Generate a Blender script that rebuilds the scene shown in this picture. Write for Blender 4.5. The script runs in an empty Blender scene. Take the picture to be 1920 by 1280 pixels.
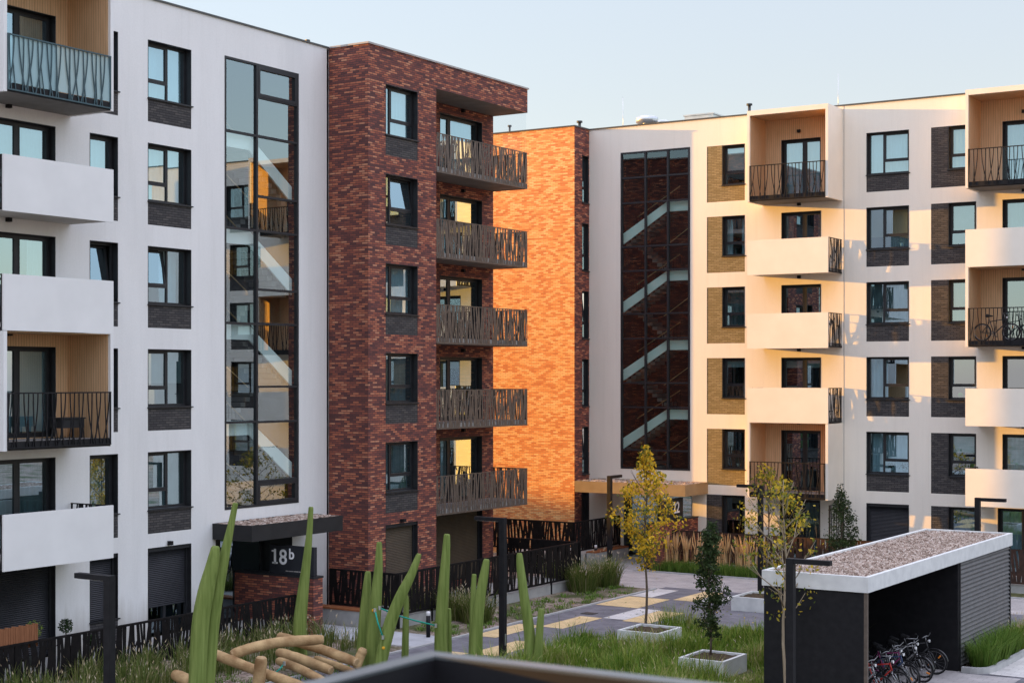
import bpy, bmesh, math, random
from mathutils import Vector, Matrix
R = random.Random(7)
sc = bpy.context.scene
COL = sc.collection
rad = math.radians
# ------------------------------------------------------------------ camera model (also used to turn measured points into metres)
F_PX, Y0, TH, HC = 2981.4, 708.2, rad(32.297), 7.9
CT, ST = math.cos(TH), math.sin(TH)
def ray(px, py):
    x = (px - 960) / F_PX
    return (x * CT - ST, x * ST + CT, -(py - Y0) / F_PX)
def onZ(px, py, Z=0.0):
    r = ray(px, py); t = (Z - HC) / r[2]; return Vector((r[0] * t, r[1] * t, Z))
def at(px, py, d):
    r = ray(px, py); return Vector((r[0] * d, r[1] * d, HC + r[2] * d))
# ------------------------------------------------------------------ materials
MATS = {}
def nodes(name):
    m = bpy.data.materials.new(name); m.use_nodes = True
    nt = m.node_tree; nt.nodes.clear()
    out = nt.nodes.new('ShaderNodeOutputMaterial')
    MATS[name] = m
    return m, nt, out
def N(nt, t, **kw):
    n = nt.nodes.new(t)
    for k, v in kw.items():
        if k.startswith('i_'):
            n.inputs[k[2:].replace('_', ' ')].default_value = v
        else: setattr(n, k, v)
    return n
def L(nt, a, ao, b, bi): nt.links.new(a.outputs[ao], b.inputs[bi])
def ramp(nt, stops, interp='LINEAR'):
    r = nt.nodes.new('ShaderNodeValToRGB'); cr = r.color_ramp; cr.interpolation = interp
    while len(cr.elements) < len(stops): cr.elements.new(0.5)
    for e, (p, c) in zip(cr.elements, stops):
        e.position = p; e.color = (*c, 1)
    return r
def bsdf(nt, out, rough=.6, spec=.3, metal=0.0):
    b = nt.nodes.new('ShaderNodeBsdfPrincipled')
    b.inputs['Roughness'].default_value = rough
    b.inputs['Specular IOR Level'].default_value = spec
    b.inputs['Metallic'].default_value = metal
    L(nt, b, 0, out, 0); return b
def noisy(name, c1, c2, scale=3.0, detail=6, rough=.7, spec=.25, bump=0.0, bscale=60, metal=0.0, stretch=None):
    m, nt, out = nodes(name); b = bsdf(nt, out, rough, spec, metal)
    g = N(nt, 'ShaderNodeNewGeometry')
    src, so = g, 'Position'
    if stretch:
        mp = N(nt, 'ShaderNodeMapping'); mp.inputs['Scale'].default_value = stretch
        L(nt, g, 'Position', mp, 'Vector'); src, so = mp, 0
    n = N(nt, 'ShaderNodeTexNoise', i_Scale=scale, i_Detail=detail); L(nt, src, so, n, 'Vector')
    r = ramp(nt, [(.3, c1), (.7, c2)]); L(nt, n, 'Fac', r, 0); L(nt, r, 0, b, 'Base Color')
    if bump:
        n2 = N(nt, 'ShaderNodeTexNoise', i_Scale=bscale, i_Detail=4); L(nt, src, so, n2, 'Vector')
        bp = N(nt, 'ShaderNodeBump', i_Strength=bump, i_Distance=.02); L(nt, n2, 'Fac', bp, 'Height'); L(nt, bp, 0, b, 'Normal')
    return m
def wall_uv(nt):
    g = N(nt, 'ShaderNodeNewGeometry'); s = N(nt, 'ShaderNodeSeparateXYZ'); L(nt, g, 'Position', s, 0)
    a = N(nt, 'ShaderNodeMath', operation='ADD'); L(nt, s, 'X', a, 0); L(nt, s, 'Y', a, 1)
    c = N(nt, 'ShaderNodeCombineXYZ'); L(nt, a, 0, c, 'X'); L(nt, s, 'Z', c, 'Y'); return c
def brick_mat(name, stops, mortar, bw=.25, rh=.072, rough=.8, big=.25):
    m, nt, out = nodes(name); b = bsdf(nt, out, rough, .2)
    uv = wall_uv(nt)
    br = N(nt, 'ShaderNodeTexBrick'); br.inputs['Scale'].default_value = 1.0
    br.offset = .5; br.squash = 1.0
    br.inputs['Color1'].default_value = (0, 0, 0, 1); br.inputs['Color2'].default_value = (1, 1, 1, 1); br.inputs['Mortar'].default_value = (.5, .5, .5, 1)
    br.inputs['Brick Width'].default_value = bw; br.inputs['Row Height'].default_value = rh
    br.inputs['Mortar Size'].default_value = .010; br.inputs['Mortar Smooth'].default_value = .1
    L(nt, uv, 0, br, 'Vector')
    n = N(nt, 'ShaderNodeTexNoise', i_Scale=1.1, i_Detail=3); L(nt, uv, 0, n, 'Vector')
    mm = N(nt, 'ShaderNodeMath', operation='MULTIPLY_ADD'); L(nt, n, 'Fac', mm, 0); mm.inputs[1].default_value = big * 2; mm.inputs[2].default_value = -big
    ad = N(nt, 'ShaderNodeMath', operation='ADD'); L(nt, br, 'Color', ad, 0); L(nt, mm, 0, ad, 1)
    rp = ramp(nt, stops); L(nt, ad, 0, rp, 0)
    mx = N(nt, 'ShaderNodeMix', data_type='RGBA'); L(nt, br, 'Fac', mx, 0); L(nt, rp, 0, mx, 6); mx.inputs[7].default_value = (*mortar, 1)
    L(nt, mx, 2, b, 'Base Color')
    bp = N(nt, 'ShaderNodeBump', i_Strength=.5, i_Distance=.01); bp.invert = True; L(nt, br, 'Fac', bp, 'Height'); L(nt, bp, 0, b, 'Normal')
    return m
def stucco(name, c1, c2):
    m, nt, out = nodes(name); b = bsdf(nt, out, .9, .15)
    g = N(nt, 'ShaderNodeNewGeometry')
    mp = N(nt, 'ShaderNodeMapping'); mp.inputs['Scale'].default_value = (1, 1, .25); L(nt, g, 'Position', mp, 0)
    n = N(nt, 'ShaderNodeTexNoise', i_Scale=.7, i_Detail=7, i_Roughness=.65); L(nt, mp, 0, n, 'Vector')
    r = ramp(nt, [(.25, c1), (.7, c2)]); L(nt, n, 'Fac', r, 0)
    n3 = N(nt, 'ShaderNodeTexNoise', i_Scale=30, i_Detail=3); L(nt, g, 'Position', n3, 'Vector')
    r3 = ramp(nt, [(.3, (.95, .95, .95)), (.7, (1, 1, 1))]); L(nt, n3, 'Fac', r3, 0)
    mx = N(nt, 'ShaderNodeMix', data_type='RGBA', blend_type='MULTIPLY'); mx.inputs[0].default_value = 1; L(nt, r, 0, mx, 6); L(nt, r3, 0, mx, 7)
    mp4 = N(nt, 'ShaderNodeMapping'); mp4.inputs['Scale'].default_value = (5, 5, .22); L(nt, g, 'Position', mp4, 0)
    n4 = N(nt, 'ShaderNodeTexNoise', i_Scale=1.0, i_Detail=6, i_Roughness=.7); L(nt, mp4, 0, n4, 'Vector')
    r4 = ramp(nt, [(.28, (.90, .90, .89)), (.50, (1, 1, 1))]); L(nt, n4, 'Fac', r4, 0)
    mx4 = N(nt, 'ShaderNodeMix', data_type='RGBA', blend_type='MULTIPLY'); mx4.inputs[0].default_value = .45; L(nt, mx, 2, mx4, 6); L(nt, r4, 0, mx4, 7)
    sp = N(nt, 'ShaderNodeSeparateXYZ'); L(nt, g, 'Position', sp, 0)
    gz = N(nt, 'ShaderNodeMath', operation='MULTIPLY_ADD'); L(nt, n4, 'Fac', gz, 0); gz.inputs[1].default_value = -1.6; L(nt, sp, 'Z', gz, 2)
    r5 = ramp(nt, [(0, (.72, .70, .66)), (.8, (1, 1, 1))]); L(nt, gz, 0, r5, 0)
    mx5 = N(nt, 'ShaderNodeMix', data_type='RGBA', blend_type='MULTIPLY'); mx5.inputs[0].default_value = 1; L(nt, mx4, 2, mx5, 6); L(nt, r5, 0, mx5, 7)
    L(nt, mx5, 2, b, 'Base Color')
    n2 = N(nt, 'ShaderNodeTexNoise', i_Scale=150, i_Detail=2); L(nt, g, 'Position', n2, 'Vector')
    bp = N(nt, 'ShaderNodeBump', i_Strength=.25, i_Distance=.004); L(nt, n2, 'Fac', bp, 'Height'); L(nt, bp, 0, b, 'Normal')
def glass(name, tint, refl, dirt=.02, gcol=(.70, .89, 1.0)):
    m, nt, out = nodes(name)
    t = N(nt, 'ShaderNodeBsdfTransparent'); t.inputs[0].default_value = (*tint, 1)
    gl = N(nt, 'ShaderNodeBsdfGlossy'); gl.inputs['Roughness'].default_value = dirt; gl.inputs['Color'].default_value = (*gcol, 1)
    lw = N(nt, 'ShaderNodeLayerWeight', i_Blend=.35)
    ma = N(nt, 'ShaderNodeMath', operation='MULTIPLY_ADD'); L(nt, lw, 'Facing', ma, 0); ma.inputs[1].default_value = .35; ma.inputs[2].default_value = refl; ma.use_clamp = True
    mx = N(nt, 'ShaderNodeMixShader'); L(nt, ma, 0, mx, 0); L(nt, t, 0, mx, 1); L(nt, gl, 0, mx, 2); L(nt, mx, 0, out, 0)
def island(name, stops, rough=.7, transl=.3, spec=.2, scale_noise=0):
    m, nt, out = nodes(name)
    g = N(nt, 'ShaderNodeNewGeometry'); r = ramp(nt, stops)
    if scale_noise:
        n = N(nt, 'ShaderNodeTexNoise', i_Scale=scale_noise, i_Detail=2); L(nt, g, 'Position', n, 'Vector')
        ma = N(nt, 'ShaderNodeMath', operation='MULTIPLY_ADD'); L(nt, n, 'Fac', ma, 0); ma.inputs[1].default_value = 1.2; ma.inputs[2].default_value = -.6
        ad = N(nt, 'ShaderNodeMath', operation='ADD'); L(nt, g, 'Random Per Island', ad, 0); L(nt, ma, 0, ad, 1); L(nt, ad, 0, r, 0)
    else: L(nt, g, 'Random Per Island', r, 0)
    b = N(nt, 'ShaderNodeBsdfPrincipled'); b.inputs['Roughness'].default_value = rough; b.inputs['Specular IOR Level'].default_value = spec
    L(nt, r, 0, b, 'Base Color')
    if transl:
        t = N(nt, 'ShaderNodeBsdfTranslucent'); L(nt, r, 0, t, 0)
        mx = N(nt, 'ShaderNodeMixShader'); mx.inputs[0].default_value = transl; L(nt, b, 0, mx, 1); L(nt, t, 0, mx, 2); L(nt, mx, 0, out, 0)
    else: L(nt, b, 0, out, 0)
def cells(name, stops, scale, rough=.9, bump=.8, dist=.02, big=None):
    m, nt, out = nodes(name); b = bsdf(nt, out, rough, .15)
    g = N(nt, 'ShaderNodeNewGeometry')
    v = N(nt, 'ShaderNodeTexVoronoi', i_Scale=scale); L(nt, g, 'Position', v, 'Vector')
    s = N(nt, 'ShaderNodeSeparateColor'); L(nt, v, 'Color', s, 0)
    r = ramp(nt, stops); L(nt, s, 0, r, 0)
    col, co = r, 0
    if big:
        n = N(nt, 'ShaderNodeTexNoise', i_Scale=big[0], i_Detail=5); L(nt, g, 'Position', n, 'Vector')
        rr = ramp(nt, [(.45, (0, 0, 0)), (.62, (1, 1, 1))]); L(nt, n, 'Fac', rr, 0)
        mx = N(nt, 'ShaderNodeMix', data_type='RGBA'); L(nt, rr, 0, mx, 0); L(nt, r, 0, mx, 6); mx.inputs[7].default_value = (*big[1], 1); col, co = mx, 2
    L(nt, col, co, b, 'Base Color')
    bp = N(nt, 'ShaderNodeBump', i_Strength=bump, i_Distance=dist); bp.invert = True; L(nt, v, 'Distance', bp, 'Height'); L(nt, bp, 0, b, 'Normal')
def boards(name, c1, c2, pitch=.09, horizontal=False):
    m, nt, out = nodes(name); b = bsdf(nt, out, .6, .25)
    uv = wall_uv(nt)
    mp = N(nt, 'ShaderNodeMapping'); mp.inputs['Scale'].default_value = (25, 1.2, 1); L(nt, uv, 0, mp, 0)
    n = N(nt, 'ShaderNodeTexNoise', i_Scale=1, i_Detail=5); L(nt, mp, 0, n, 'Vector')
    r = ramp(nt, [(.3, c1), (.7, c2)]); L(nt, n, 'Fac', r, 0)
    s = N(nt, 'ShaderNodeSeparateXYZ'); L(nt, uv, 0, s, 0)
    d = N(nt, 'ShaderNodeMath', operation='DIVIDE'); L(nt, s, 'X', d, 0); d.inputs[1].default_value = pitch
    f = N(nt, 'ShaderNodeMath', operation='FRACT'); L(nt, d, 0, f, 0)
    rg = ramp(nt, [(0, (.45, .45, .45)), (.09, (.45, .45, .45)), (.14, (1, 1, 1))]); L(nt, f, 0, rg, 0)
    mx = N(nt, 'ShaderNodeMix', data_type='RGBA', blend_type='MULTIPLY'); mx.inputs[0].default_value = 1; L(nt, r, 0, mx, 6); L(nt, rg, 0, mx, 7); L(nt, mx, 2, b, 'Base Color')
def pavers(name, c1, c2, bw=.4, rh=.2):
    m, nt, out = nodes(name); b = bsdf(nt, out, .85, .2)
    g = N(nt, 'ShaderNodeNewGeometry')
    br = N(nt, 'ShaderNodeTexBrick'); br.inputs['Scale'].default_value = 1
    br.inputs['Color1'].default_value = (*c1, 1); br.inputs['Color2'].default_value = (*c2, 1); br.inputs['Mortar'].default_value = tuple(x * .6 for x in c1) + (1,)
    br.inputs['Brick Width'].default_value = bw; br.inputs['Row Height'].default_value = rh; br.inputs['Mortar Size'].default_value = .006
    L(nt, g, 'Position', br, 'Vector')
    n = N(nt, 'ShaderNodeTexNoise', i_Scale=1.3, i_Detail=6); L(nt, g, 'Position', n, 'Vector')
    r = ramp(nt, [(.3, (.8, .8, .8)), (.7, (1.1, 1.1, 1.1))]); L(nt, n, 'Fac', r, 0)
    mx = N(nt, 'ShaderNodeMix', data_type='RGBA', blend_type='MULTIPLY'); mx.inputs[0].default_value = 1; L(nt, br, 'Color', mx, 6); L(nt, r, 0, mx, 7); L(nt, mx, 2, b, 'Base Color')
stucco('stucco', (.72, .715, .70), (.81, .805, .79)); stucco('stucco_cream', (.79, .735, .645), (.86, .81, .72))
noisy('panel_cream', (.78, .72, .62), (.84, .78, .68), 1.2, 5, .55, .3)
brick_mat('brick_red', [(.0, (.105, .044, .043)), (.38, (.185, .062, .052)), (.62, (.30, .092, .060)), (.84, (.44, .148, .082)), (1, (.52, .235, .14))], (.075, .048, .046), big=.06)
brick_mat('brick_red_sunlit', [(.0, (.66, .205, .065)), (.3, (.82, .32, .10)), (.6, (.94, .48, .165)), (1, (.98, .64, .28))], (.58, .28, .13), big=.28)  # red brick brightened, with the sunlight on the side wall in its colours
brick_mat('brick_dark_sunlit', [(0, (.22, .175, .085)), (.5, (.27, .215, .11)), (1, (.32, .26, .14))], (.16, .125, .07), big=.1)  # dark brick lightened, warm sun on these panels painted into the tone
brick_mat('brick_dark', [(0, (.050, .048, .050)), (.5, (.070, .066, .066)), (1, (.095, .088, .084))], (.030, .029, .030), big=.1)
noisy('panel_white', (.70, .70, .69), (.76, .76, .75), 1.2, 5, .55, .3)
noisy('frame_dark', (.016, .017, .020), (.024, .025, .028), 4, 3, .45, .35)
noisy('metal_black', (.007, .007, .009), (.013, .013, .015), 6, 4, .6, .22)
noisy('bar_teal', (.045, .085, .10), (.06, .105, .12), 6, 4, .5, .3)
noisy('metal_brown', (.085, .066, .052), (.125, .098, .078), 8, 4, .5, .35)
noisy('fence_brown', (.028, .015, .011), (.065, .030, .019), 5, 4, .6, .3)  # near-black fence colour tinted brown
noisy('fence_black', (.006, .0055, .0055), (.013, .011, .011), 5, 4, .7, .12)
noisy('shutter_dark', (.020, .021, .026), (.028, .029, .034), 3, 3, .45, .4)
noisy('shutter_brown', (.075, .058, .040), (.095, .074, .050), 3, 3, .5, .35)
noisy('coping', (.05, .055, .055), (.08, .085, .085), 3, 3, .45, .4)
noisy('coping_light', (.30, .28, .27), (.42, .40, .38), 3, 3, .45, .4)
noisy('concrete', (.30, .30, .29), (.42, .42, .40), 2.2, 7, .85, .2, .25, 40)
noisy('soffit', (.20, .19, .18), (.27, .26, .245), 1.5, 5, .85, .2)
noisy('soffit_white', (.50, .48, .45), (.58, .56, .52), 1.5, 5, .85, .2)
noisy('roof_felt', (.10, .10, .10), (.16, .16, .155), 2, 6, .9, .1)
noisy('room', (.012, .012, .013), (.03, .028, .026), .6, 3, .9, .05)  # near-black colour puts room shade on the sheets behind the windows
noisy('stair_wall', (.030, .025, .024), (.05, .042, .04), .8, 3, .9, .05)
noisy('stair_pale', (.84, .92, .87), (.88, .95, .91), 1, 3, .7, .2)
noisy('curtain', (.74, .75, .74), (.86, .87, .86), 2, 3, .9, .05)
noisy('curtain_dim', (.22, .23, .21), (.34, .35, .31), 2, 3, .9, .05)
noisy('curtain_green', (.02, .10, .085), (.03, .14, .115), 2, 3, .9, .05)
noisy('curtain_pink', (.25, .06, .14), (.34, .10, .2), 2, 3, .9, .05)
noisy('blind', (.66, .67, .64), (.76, .77, .74), 2, 3, .8, .1)
noisy('blind_tan', (.34, .25, .16), (.40, .29, .19), 2, 3, .8, .1)
noisy('canopy_metal', (.018, .018, .019), (.028, .028, .029), 2, 4, .55, .25)
noisy('canopy_tan', (.26, .19, .11), (.32, .24, .14), 2, 4, .55, .3)
noisy('galvanised', (.5, .52, .52), (.7, .72, .72), 3, 4, .3, .5, metal=.8)
noisy('rust_wood', (.24, .085, .035), (.33, .125, .05), 6, 5, .7, .2, stretch=(1, 8, 8))
noisy('bark', (.10, .075, .055), (.17, .135, .10), 20, 6, .9, .1, .6, 60, stretch=(1, 1, .25))
noisy('bark_pale', (.24, .19, .13), (.33, .27, .19), 20, 6, .9, .1, .4, 60, stretch=(1, 1, .25))
noisy('post_green', (.115, .165, .032), (.225, .285, .075), 1.6, 10, .65, .25, .5, 16, stretch=(9, 9, .5))
noisy('log_wood', (.24, .135, .06), (.56, .39, .20), 2.6, 10, .75, .2, .6, 26)
noisy('log_end', (.36, .23, .12), (.50, .35, .2), 30, 4, .8, .1)
noisy('planter_white', (.56, .57, .56), (.70, .71, .69), 3, 7, .75, .2, .2, 50)
noisy('soil', (.055, .04, .028), (.10, .075, .05), 9, 7, .95, .05, .8, 40)
noisy('kerb', (.36, .36, .36), (.46, .46, .45), 3, 6, .85, .15)
noisy('rubber', (.012, .012, .013), (.022, .022, .024), 12, 3, .75, .25)
noisy('chrome', (.20, .20, .21), (.34, .34, .35), 5, 3, .32, .5, metal=.9)
noisy('rope_teal', (.02, .26, .20), (.03, .36, .27), 40, 3, .7, .2)
noisy('cap_orange', (.60, .30, .02), (.70, .38, .03), 9, 2, .6, .2)
noisy('reflector', (.75, .22, .02), (.85, .30, .03), 9, 2, .35, .4)
noisy('bike_red', (.38, .018, .012), (.48, .028, .018), 5, 2, .35, .5)
noisy('bike_black', (.015, .015, .017), (.025, .025, .028), 5, 2, .35, .5)
noisy('bike_silver', (.30, .30, .31), (.42, .42, .43), 5, 2, .35, .5, metal=.4)
noisy('bike_blue', (.02, .04, .10), (.03, .06, .15), 5, 2, .35, .5)
noisy('bike_magenta', (.20, .02, .10), (.27, .03, .14), 5, 2, .35, .5)
noisy('sign_face', (.014, .016, .022), (.020, .022, .028), 3, 3, .4, .4)
noisy('lettering', (.80, .80, .82), (.88, .88, .9), 9, 2, .6, .2)
noisy('bamboo', (.19, .075, .035), (.31, .135, .065), 5, 5, .75, .2, stretch=(26, 26, .8))
noisy('pot_dark', (.03, .035, .032), (.05, .055, .05), 9, 3, .6, .3)
noisy('pot_white', (.60, .60, .58), (.70, .70, .68), 9, 3, .5, .3)
noisy('toy_green', (.05, .5, .05), (.08, .6, .08), 9, 2, .5, .3)
noisy('rail_sheen', (.085, .10, .105), (.12, .135, .14), 4, 4, .28, .6, metal=.3)  # rail top lightened, grey-blue sky sheen put into its colour
noisy('lamp_lens', (.7, .7, .7), (.8, .8, .8), 4, 3, .4, .4)
noisy('box_black', (.02, .021, .023), (.03, .031, .033), 4, 3, .6, .3)
glass('glass', (.62, .87, .95), .44, .004)
glass('glass_stair', (.88, .98, .99), .27, .003, (.82, .94, 1.0))
glass('glass_stair_far', (.66, .80, .78), .12, .003)
glass('glass_screen', (.96, .985, 1.0), .015, .01)
boards('wood_clad', (.57, .36, .195), (.70, .47, .275))
m, nt, out = nodes('frosted'); b = bsdf(nt, out, .25, .5)
b.inputs['Base Color'].default_value = (.55, .82, .88, 1)
tr = N(nt, 'ShaderNodeBsdfTransparent'); tr.inputs[0].default_value = (.75, .92, .96, 1)
mx = N(nt, 'ShaderNodeMixShader'); mx.inputs[0].default_value = .50; L(nt, tr, 0, mx, 1); L(nt, b, 0, mx, 2); L(nt, mx, 0, out, 0)
cells('gravel_roof', [(0, (.16, .11, .085)), (.35, (.30, .22, .175)), (.7, (.44, .35, .29)), (1, (.58, .50, .44))], 16, bump=1, dist=.04)
cells('ground', [(0, (.13, .095, .075)), (.4, (.25, .19, .155)), (.75, (.36, .285, .24)), (1, (.46, .39, .34))], 14, bump=1, dist=.03, big=(.55, (.075, .085, .035)))
cells('soil_grass', [(0, (.05, .055, .022)), (.5, (.085, .09, .035)), (1, (.14, .13, .06))], 9, bump=.6)
pavers('paver_dark', (.155, .152, .17), (.195, .19, .21))
pavers('paver_grey', (.40, .375, .37), (.46, .43, .42))
pavers('paver_light', (.56, .54, .53), (.62, .60, .58))
pavers('paver_yellow', (.66, .49, .26), (.72, .54, .30))
pavers('paver_concrete', (.42, .43, .45), (.47, .48, .50), 1.2, .6)
island('grass', [(0, (.075, .15, .016)), (.35, (.135, .235, .026)), (.65, (.22, .29, .042)), (.88, (.30, .31, .08)), (1, (.42, .37, .17))], .7, .35, scale_noise=.5)
island('grass_dark', [(0, (.06, .10, .020)), (.5, (.115, .155, .034)), (.85, (.20, .21, .065)), (1, (.34, .29, .16))], .7, .35)
island('grass_bright', [(0, (.07, .15, .02)), (.5, (.13, .23, .036)), (1, (.20, .28, .06))], .7, .35)
island('seed_head', [(0, (.36, .28, .17)), (.6, (.52, .43, .29)), (1, (.62, .54, .40))], .85, .3)
island('reed', [(0, (.60, .36, .14)), (.5, (.80, .54, .26)), (1, (.90, .68, .40))], .8, .35)  # straw tones raised to carry low sunlight the clumps do not receive
island('leaf_yellow', [(0, (.10, .12, .02)), (.18, (.20, .21, .025)), (.36, (.52, .36, .03)), (.8, (.82, .50, .03)), (1, (.88, .60, .06))], .55, .4)
island('leaf_mixed', [(0, (.07, .10, .02)), (.35, (.16, .19, .03)), (.6, (.40, .31, .03)), (1, (.72, .49, .04))], .55, .4)
island('leaf_green', [(0, (.018, .034, .012)), (.5, (.035, .060, .018)), (.9, (.06, .09, .028)), (1, (.10, .12, .04))], .6, .3)
island('leaf_topiary', [(0, (.012, .03, .010)), (.6, (.03, .055, .018)), (1, (.05, .085, .03))], .6, .25)
island('leaf_lime', [(0, (.10, .16, .03)), (.6, (.20, .27, .05)), (1, (.30, .34, .09))], .6, .35)
noisy('grate', (.05, .05, .05), (.07, .07, .07), 9, 2, .5, .3)
def M(n): return MATS[n]
# ------------------------------------------------------------------ mesh builder
ORG = {}
class MB:
    def __init__(s): s.v = []; s.f = []; s.mi = []; s.mats = []; s.cur = 0; s.smooth = False; s.sm = []
    def mat(s, n):
        if n not in s.mats: s.mats.append(n)
        s.cur = s.mats.index(n); return s
    def face(s, pts):
        i = len(s.v); s.v += [tuple(p) for p in pts]; s.f.append(tuple(range(i, i + len(pts)))); s.mi.append(s.cur); s.sm.append(s.smooth)
    def raw(s, vs, fs):
        i = len(s.v); s.v += [tuple(p) for p in vs]
        for f in fs: s.f.append(tuple(i + k for k in f)); s.mi.append(s.cur); s.sm.append(s.smooth)
    def box(s, P, u0, u1, v0, v1, w0, w1):
        c = [P(u, v, w) for w in (w0, w1) for v in (v0, v1) for u in (u0, u1)]
        s.raw(c, [(0, 2, 3, 1), (4, 5, 7, 6), (0, 1, 5, 4), (1, 3, 7, 5), (3, 2, 6, 7), (2, 0, 4, 6)]); return s
    def quad(s, P, u0, u1, w0, w1, v): s.face([P(u0, v, w0), P(u1, v, w0), P(u1, v, w1), P(u0, v, w1)]); return s
    def ribbon(s, P, pts, wd, v0, v1):
        "closed box ribbon following (u,w) points, mostly vertical"
        vs = []
        for (u, w) in pts:
            vs += [P(u - wd / 2, v0, w), P(u + wd / 2, v0, w), P(u + wd / 2, v1, w), P(u - wd / 2, v1, w)]
        fs = [(0, 1, 2, 3)]
        n = len(pts)
        for k in range(n - 1):
            a = 4 * k
            for j in range(4): fs.append((a + j, a + (j + 1) % 4, a + 4 + (j + 1) % 4, a + 4 + j))
        e = 4 * (n - 1); fs.append((e, e + 1, e + 2, e + 3)); s.raw(vs, fs)
    def tube(s, pts, rs, n=6, caps=True):
        pts = [Vector(p) for p in pts]
        if not hasattr(rs, '__len__'): rs = [rs] * len(pts)
        vs = []; prev = None
        for i, p in enumerate(pts):
            d = (pts[min(i + 1, len(pts) - 1)] - pts[max(i - 1, 0)])
            if d.length < 1e-9: d = Vector((0, 0, 1))
            d.normalize()
            if prev is None: a = d.orthogonal().normalized()
            else:
                a = prev - d * prev.dot(d)
                a = a.normalized() if a.length > 1e-6 else d.orthogonal().normalized()
            prev = a; bb = d.cross(a)
            for k in range(n):
                t = 2 * math.pi * k / n
                vs.append(p + (a * math.cos(t) + bb * math.sin(t)) * rs[i])
        fs = []
        for i in range(len(pts) - 1):
            for k in range(n):
                fs.append((i * n + k, i * n + (k + 1) % n, (i + 1) * n + (k + 1) % n, (i + 1) * n + k))
        if caps:
            fs.append(tuple(range(n - 1, -1, -1))); fs.append(tuple((len(pts) - 1) * n + k for k in range(n)))
        s.raw(vs, fs); return s
    def ring(s, c, ax, r, rt, n=28, m=6):
        "torus about axis ax"
        ax = Vector(ax).normalized(); a = ax.orthogonal().normalized(); b = ax.cross(a); c = Vector(c); vs = []
        for i in range(n):
            t = 2 * math.pi * i / n; d = a * math.cos(t) + b * math.sin(t)
            for j in range(m):
                q = 2 * math.pi * j / m
                vs.append(c + d * (r + rt * math.cos(q)) + ax * (rt * math.sin(q)))
        fs = [(i * m + j, ((i + 1) % n) * m + j, ((i + 1) % n) * m + (j + 1) % m, i * m + (j + 1) % m) for i in range(n) for j in range(m)]
        s.raw(vs, fs); return s
    def build(s, name, mat=None, parent=None, origin=None, kind=None, bevel=0):
        me = bpy.data.meshes.new(name)
        o0 = Vector(origin) if origin is not None else (ORG[parent] if parent is not None else Vector((0, 0, 0)))
        me.from_pydata([(x - o0.x, y - o0.y, z - o0.z) for x, y, z in s.v], [], s.f)
        names = s.mats if s.mats else [mat]
        for n in names: me.materials.append(M(n))
        if s.mats: me.polygons.foreach_set('material_index', s.mi)
        me.polygons.foreach_set('use_smooth', s.sm)
        me.update()
        bm = bmesh.new(); bm.from_mesh(me); bmesh.ops.recalc_face_normals(bm, faces=bm.faces)
        if bevel:
            ed = [e for e in bm.edges if len(e.link_faces) == 2 and e.calc_face_angle(0) > .5]
            bmesh.ops.bevel(bm, geom=ed, offset=bevel, segments=2, affect='EDGES', profile=.6)
        bm.to_mesh(me); bm.free()
        o = bpy.data.objects.new(name, me); COL.objects.link(o)
        if parent is not None:
            o.parent = parent
            if origin is not None: o.location = o0 - ORG[parent]
        else: o.location = o0
        ORG[o] = o0
        if kind: o['kind'] = kind
        return o
def tag(o, label, cat=None, group=None, kind=None):
    o['label'] = label
    if cat: o['category'] = cat
    if group: o['group'] = group
    if kind: o['kind'] = kind
    return o
def thing(name, label, cat, loc=(0, 0, 0), group=None):
    o = bpy.data.objects.new(name, None); COL.objects.link(o); o.location = loc; o.empty_display_size = .2
    ORG[o] = Vector(loc); return tag(o, label, cat, group)
def W(u, v, w): return (u, v, w)
def frameX(X0): return lambda u, v, w: (X0 + v, u, w)          # wall facing +X, u runs along +Y
def frameY(Y0): return lambda u, v, w: (u, Y0 - v, w)          # wall facing -Y, u runs along +X
# ------------------------------------------------------------------ facade helpers
def facade(m, P, u0, u1, w0, w1, holes, v=0.0):
    us = sorted({u0, u1, *[min(max(h[0], u0), u1) for h in holes], *[min(max(h[1], u0), u1) for h in holes]})
    ws = sorted({w0, w1, *[min(max(h[2], w0), w1) for h in holes], *[min(max(h[3], w0), w1) for h in holes]})
    for a, b in zip(us, us[1:]):
        run = None
        for c, d in zip(ws, ws[1:]):
            cu, cw = (a + b) / 2, (c + d) / 2
            hole = any(h[0] < cu < h[1] and h[2] < cw < h[3] for h in holes)
            if hole:
                if run: m.quad(P, a, b, run[0], run[1], v); run = None
            else: run = (run[0], d) if run else (c, d)
        if run: m.quad(P, a, b, run[0], run[1], v)
def drape(m, P, u0, u1, w0, w1, v, amp=.035, pitch=.16):
    n = max(4, int((u1 - u0) / .03)); ph = R.random() * 6; k2 = R.uniform(.6, 1.4)
    vs = []
    for i in range(n + 1):
        u = u0 + (u1 - u0) * i / n
        o = amp * math.sin(2 * math.pi * u / pitch + ph) + amp * .6 * math.sin(2 * math.pi * u / pitch * .37 * k2 + ph * 2)
        vs += [P(u, v + o, w0), P(u, v + o * .8, w1)]
    m.smooth = True
    m.raw(vs, [(2 * i, 2 * i + 2, 2 * i + 3, 2 * i + 1) for i in range(n)]); m.smooth = False
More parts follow.
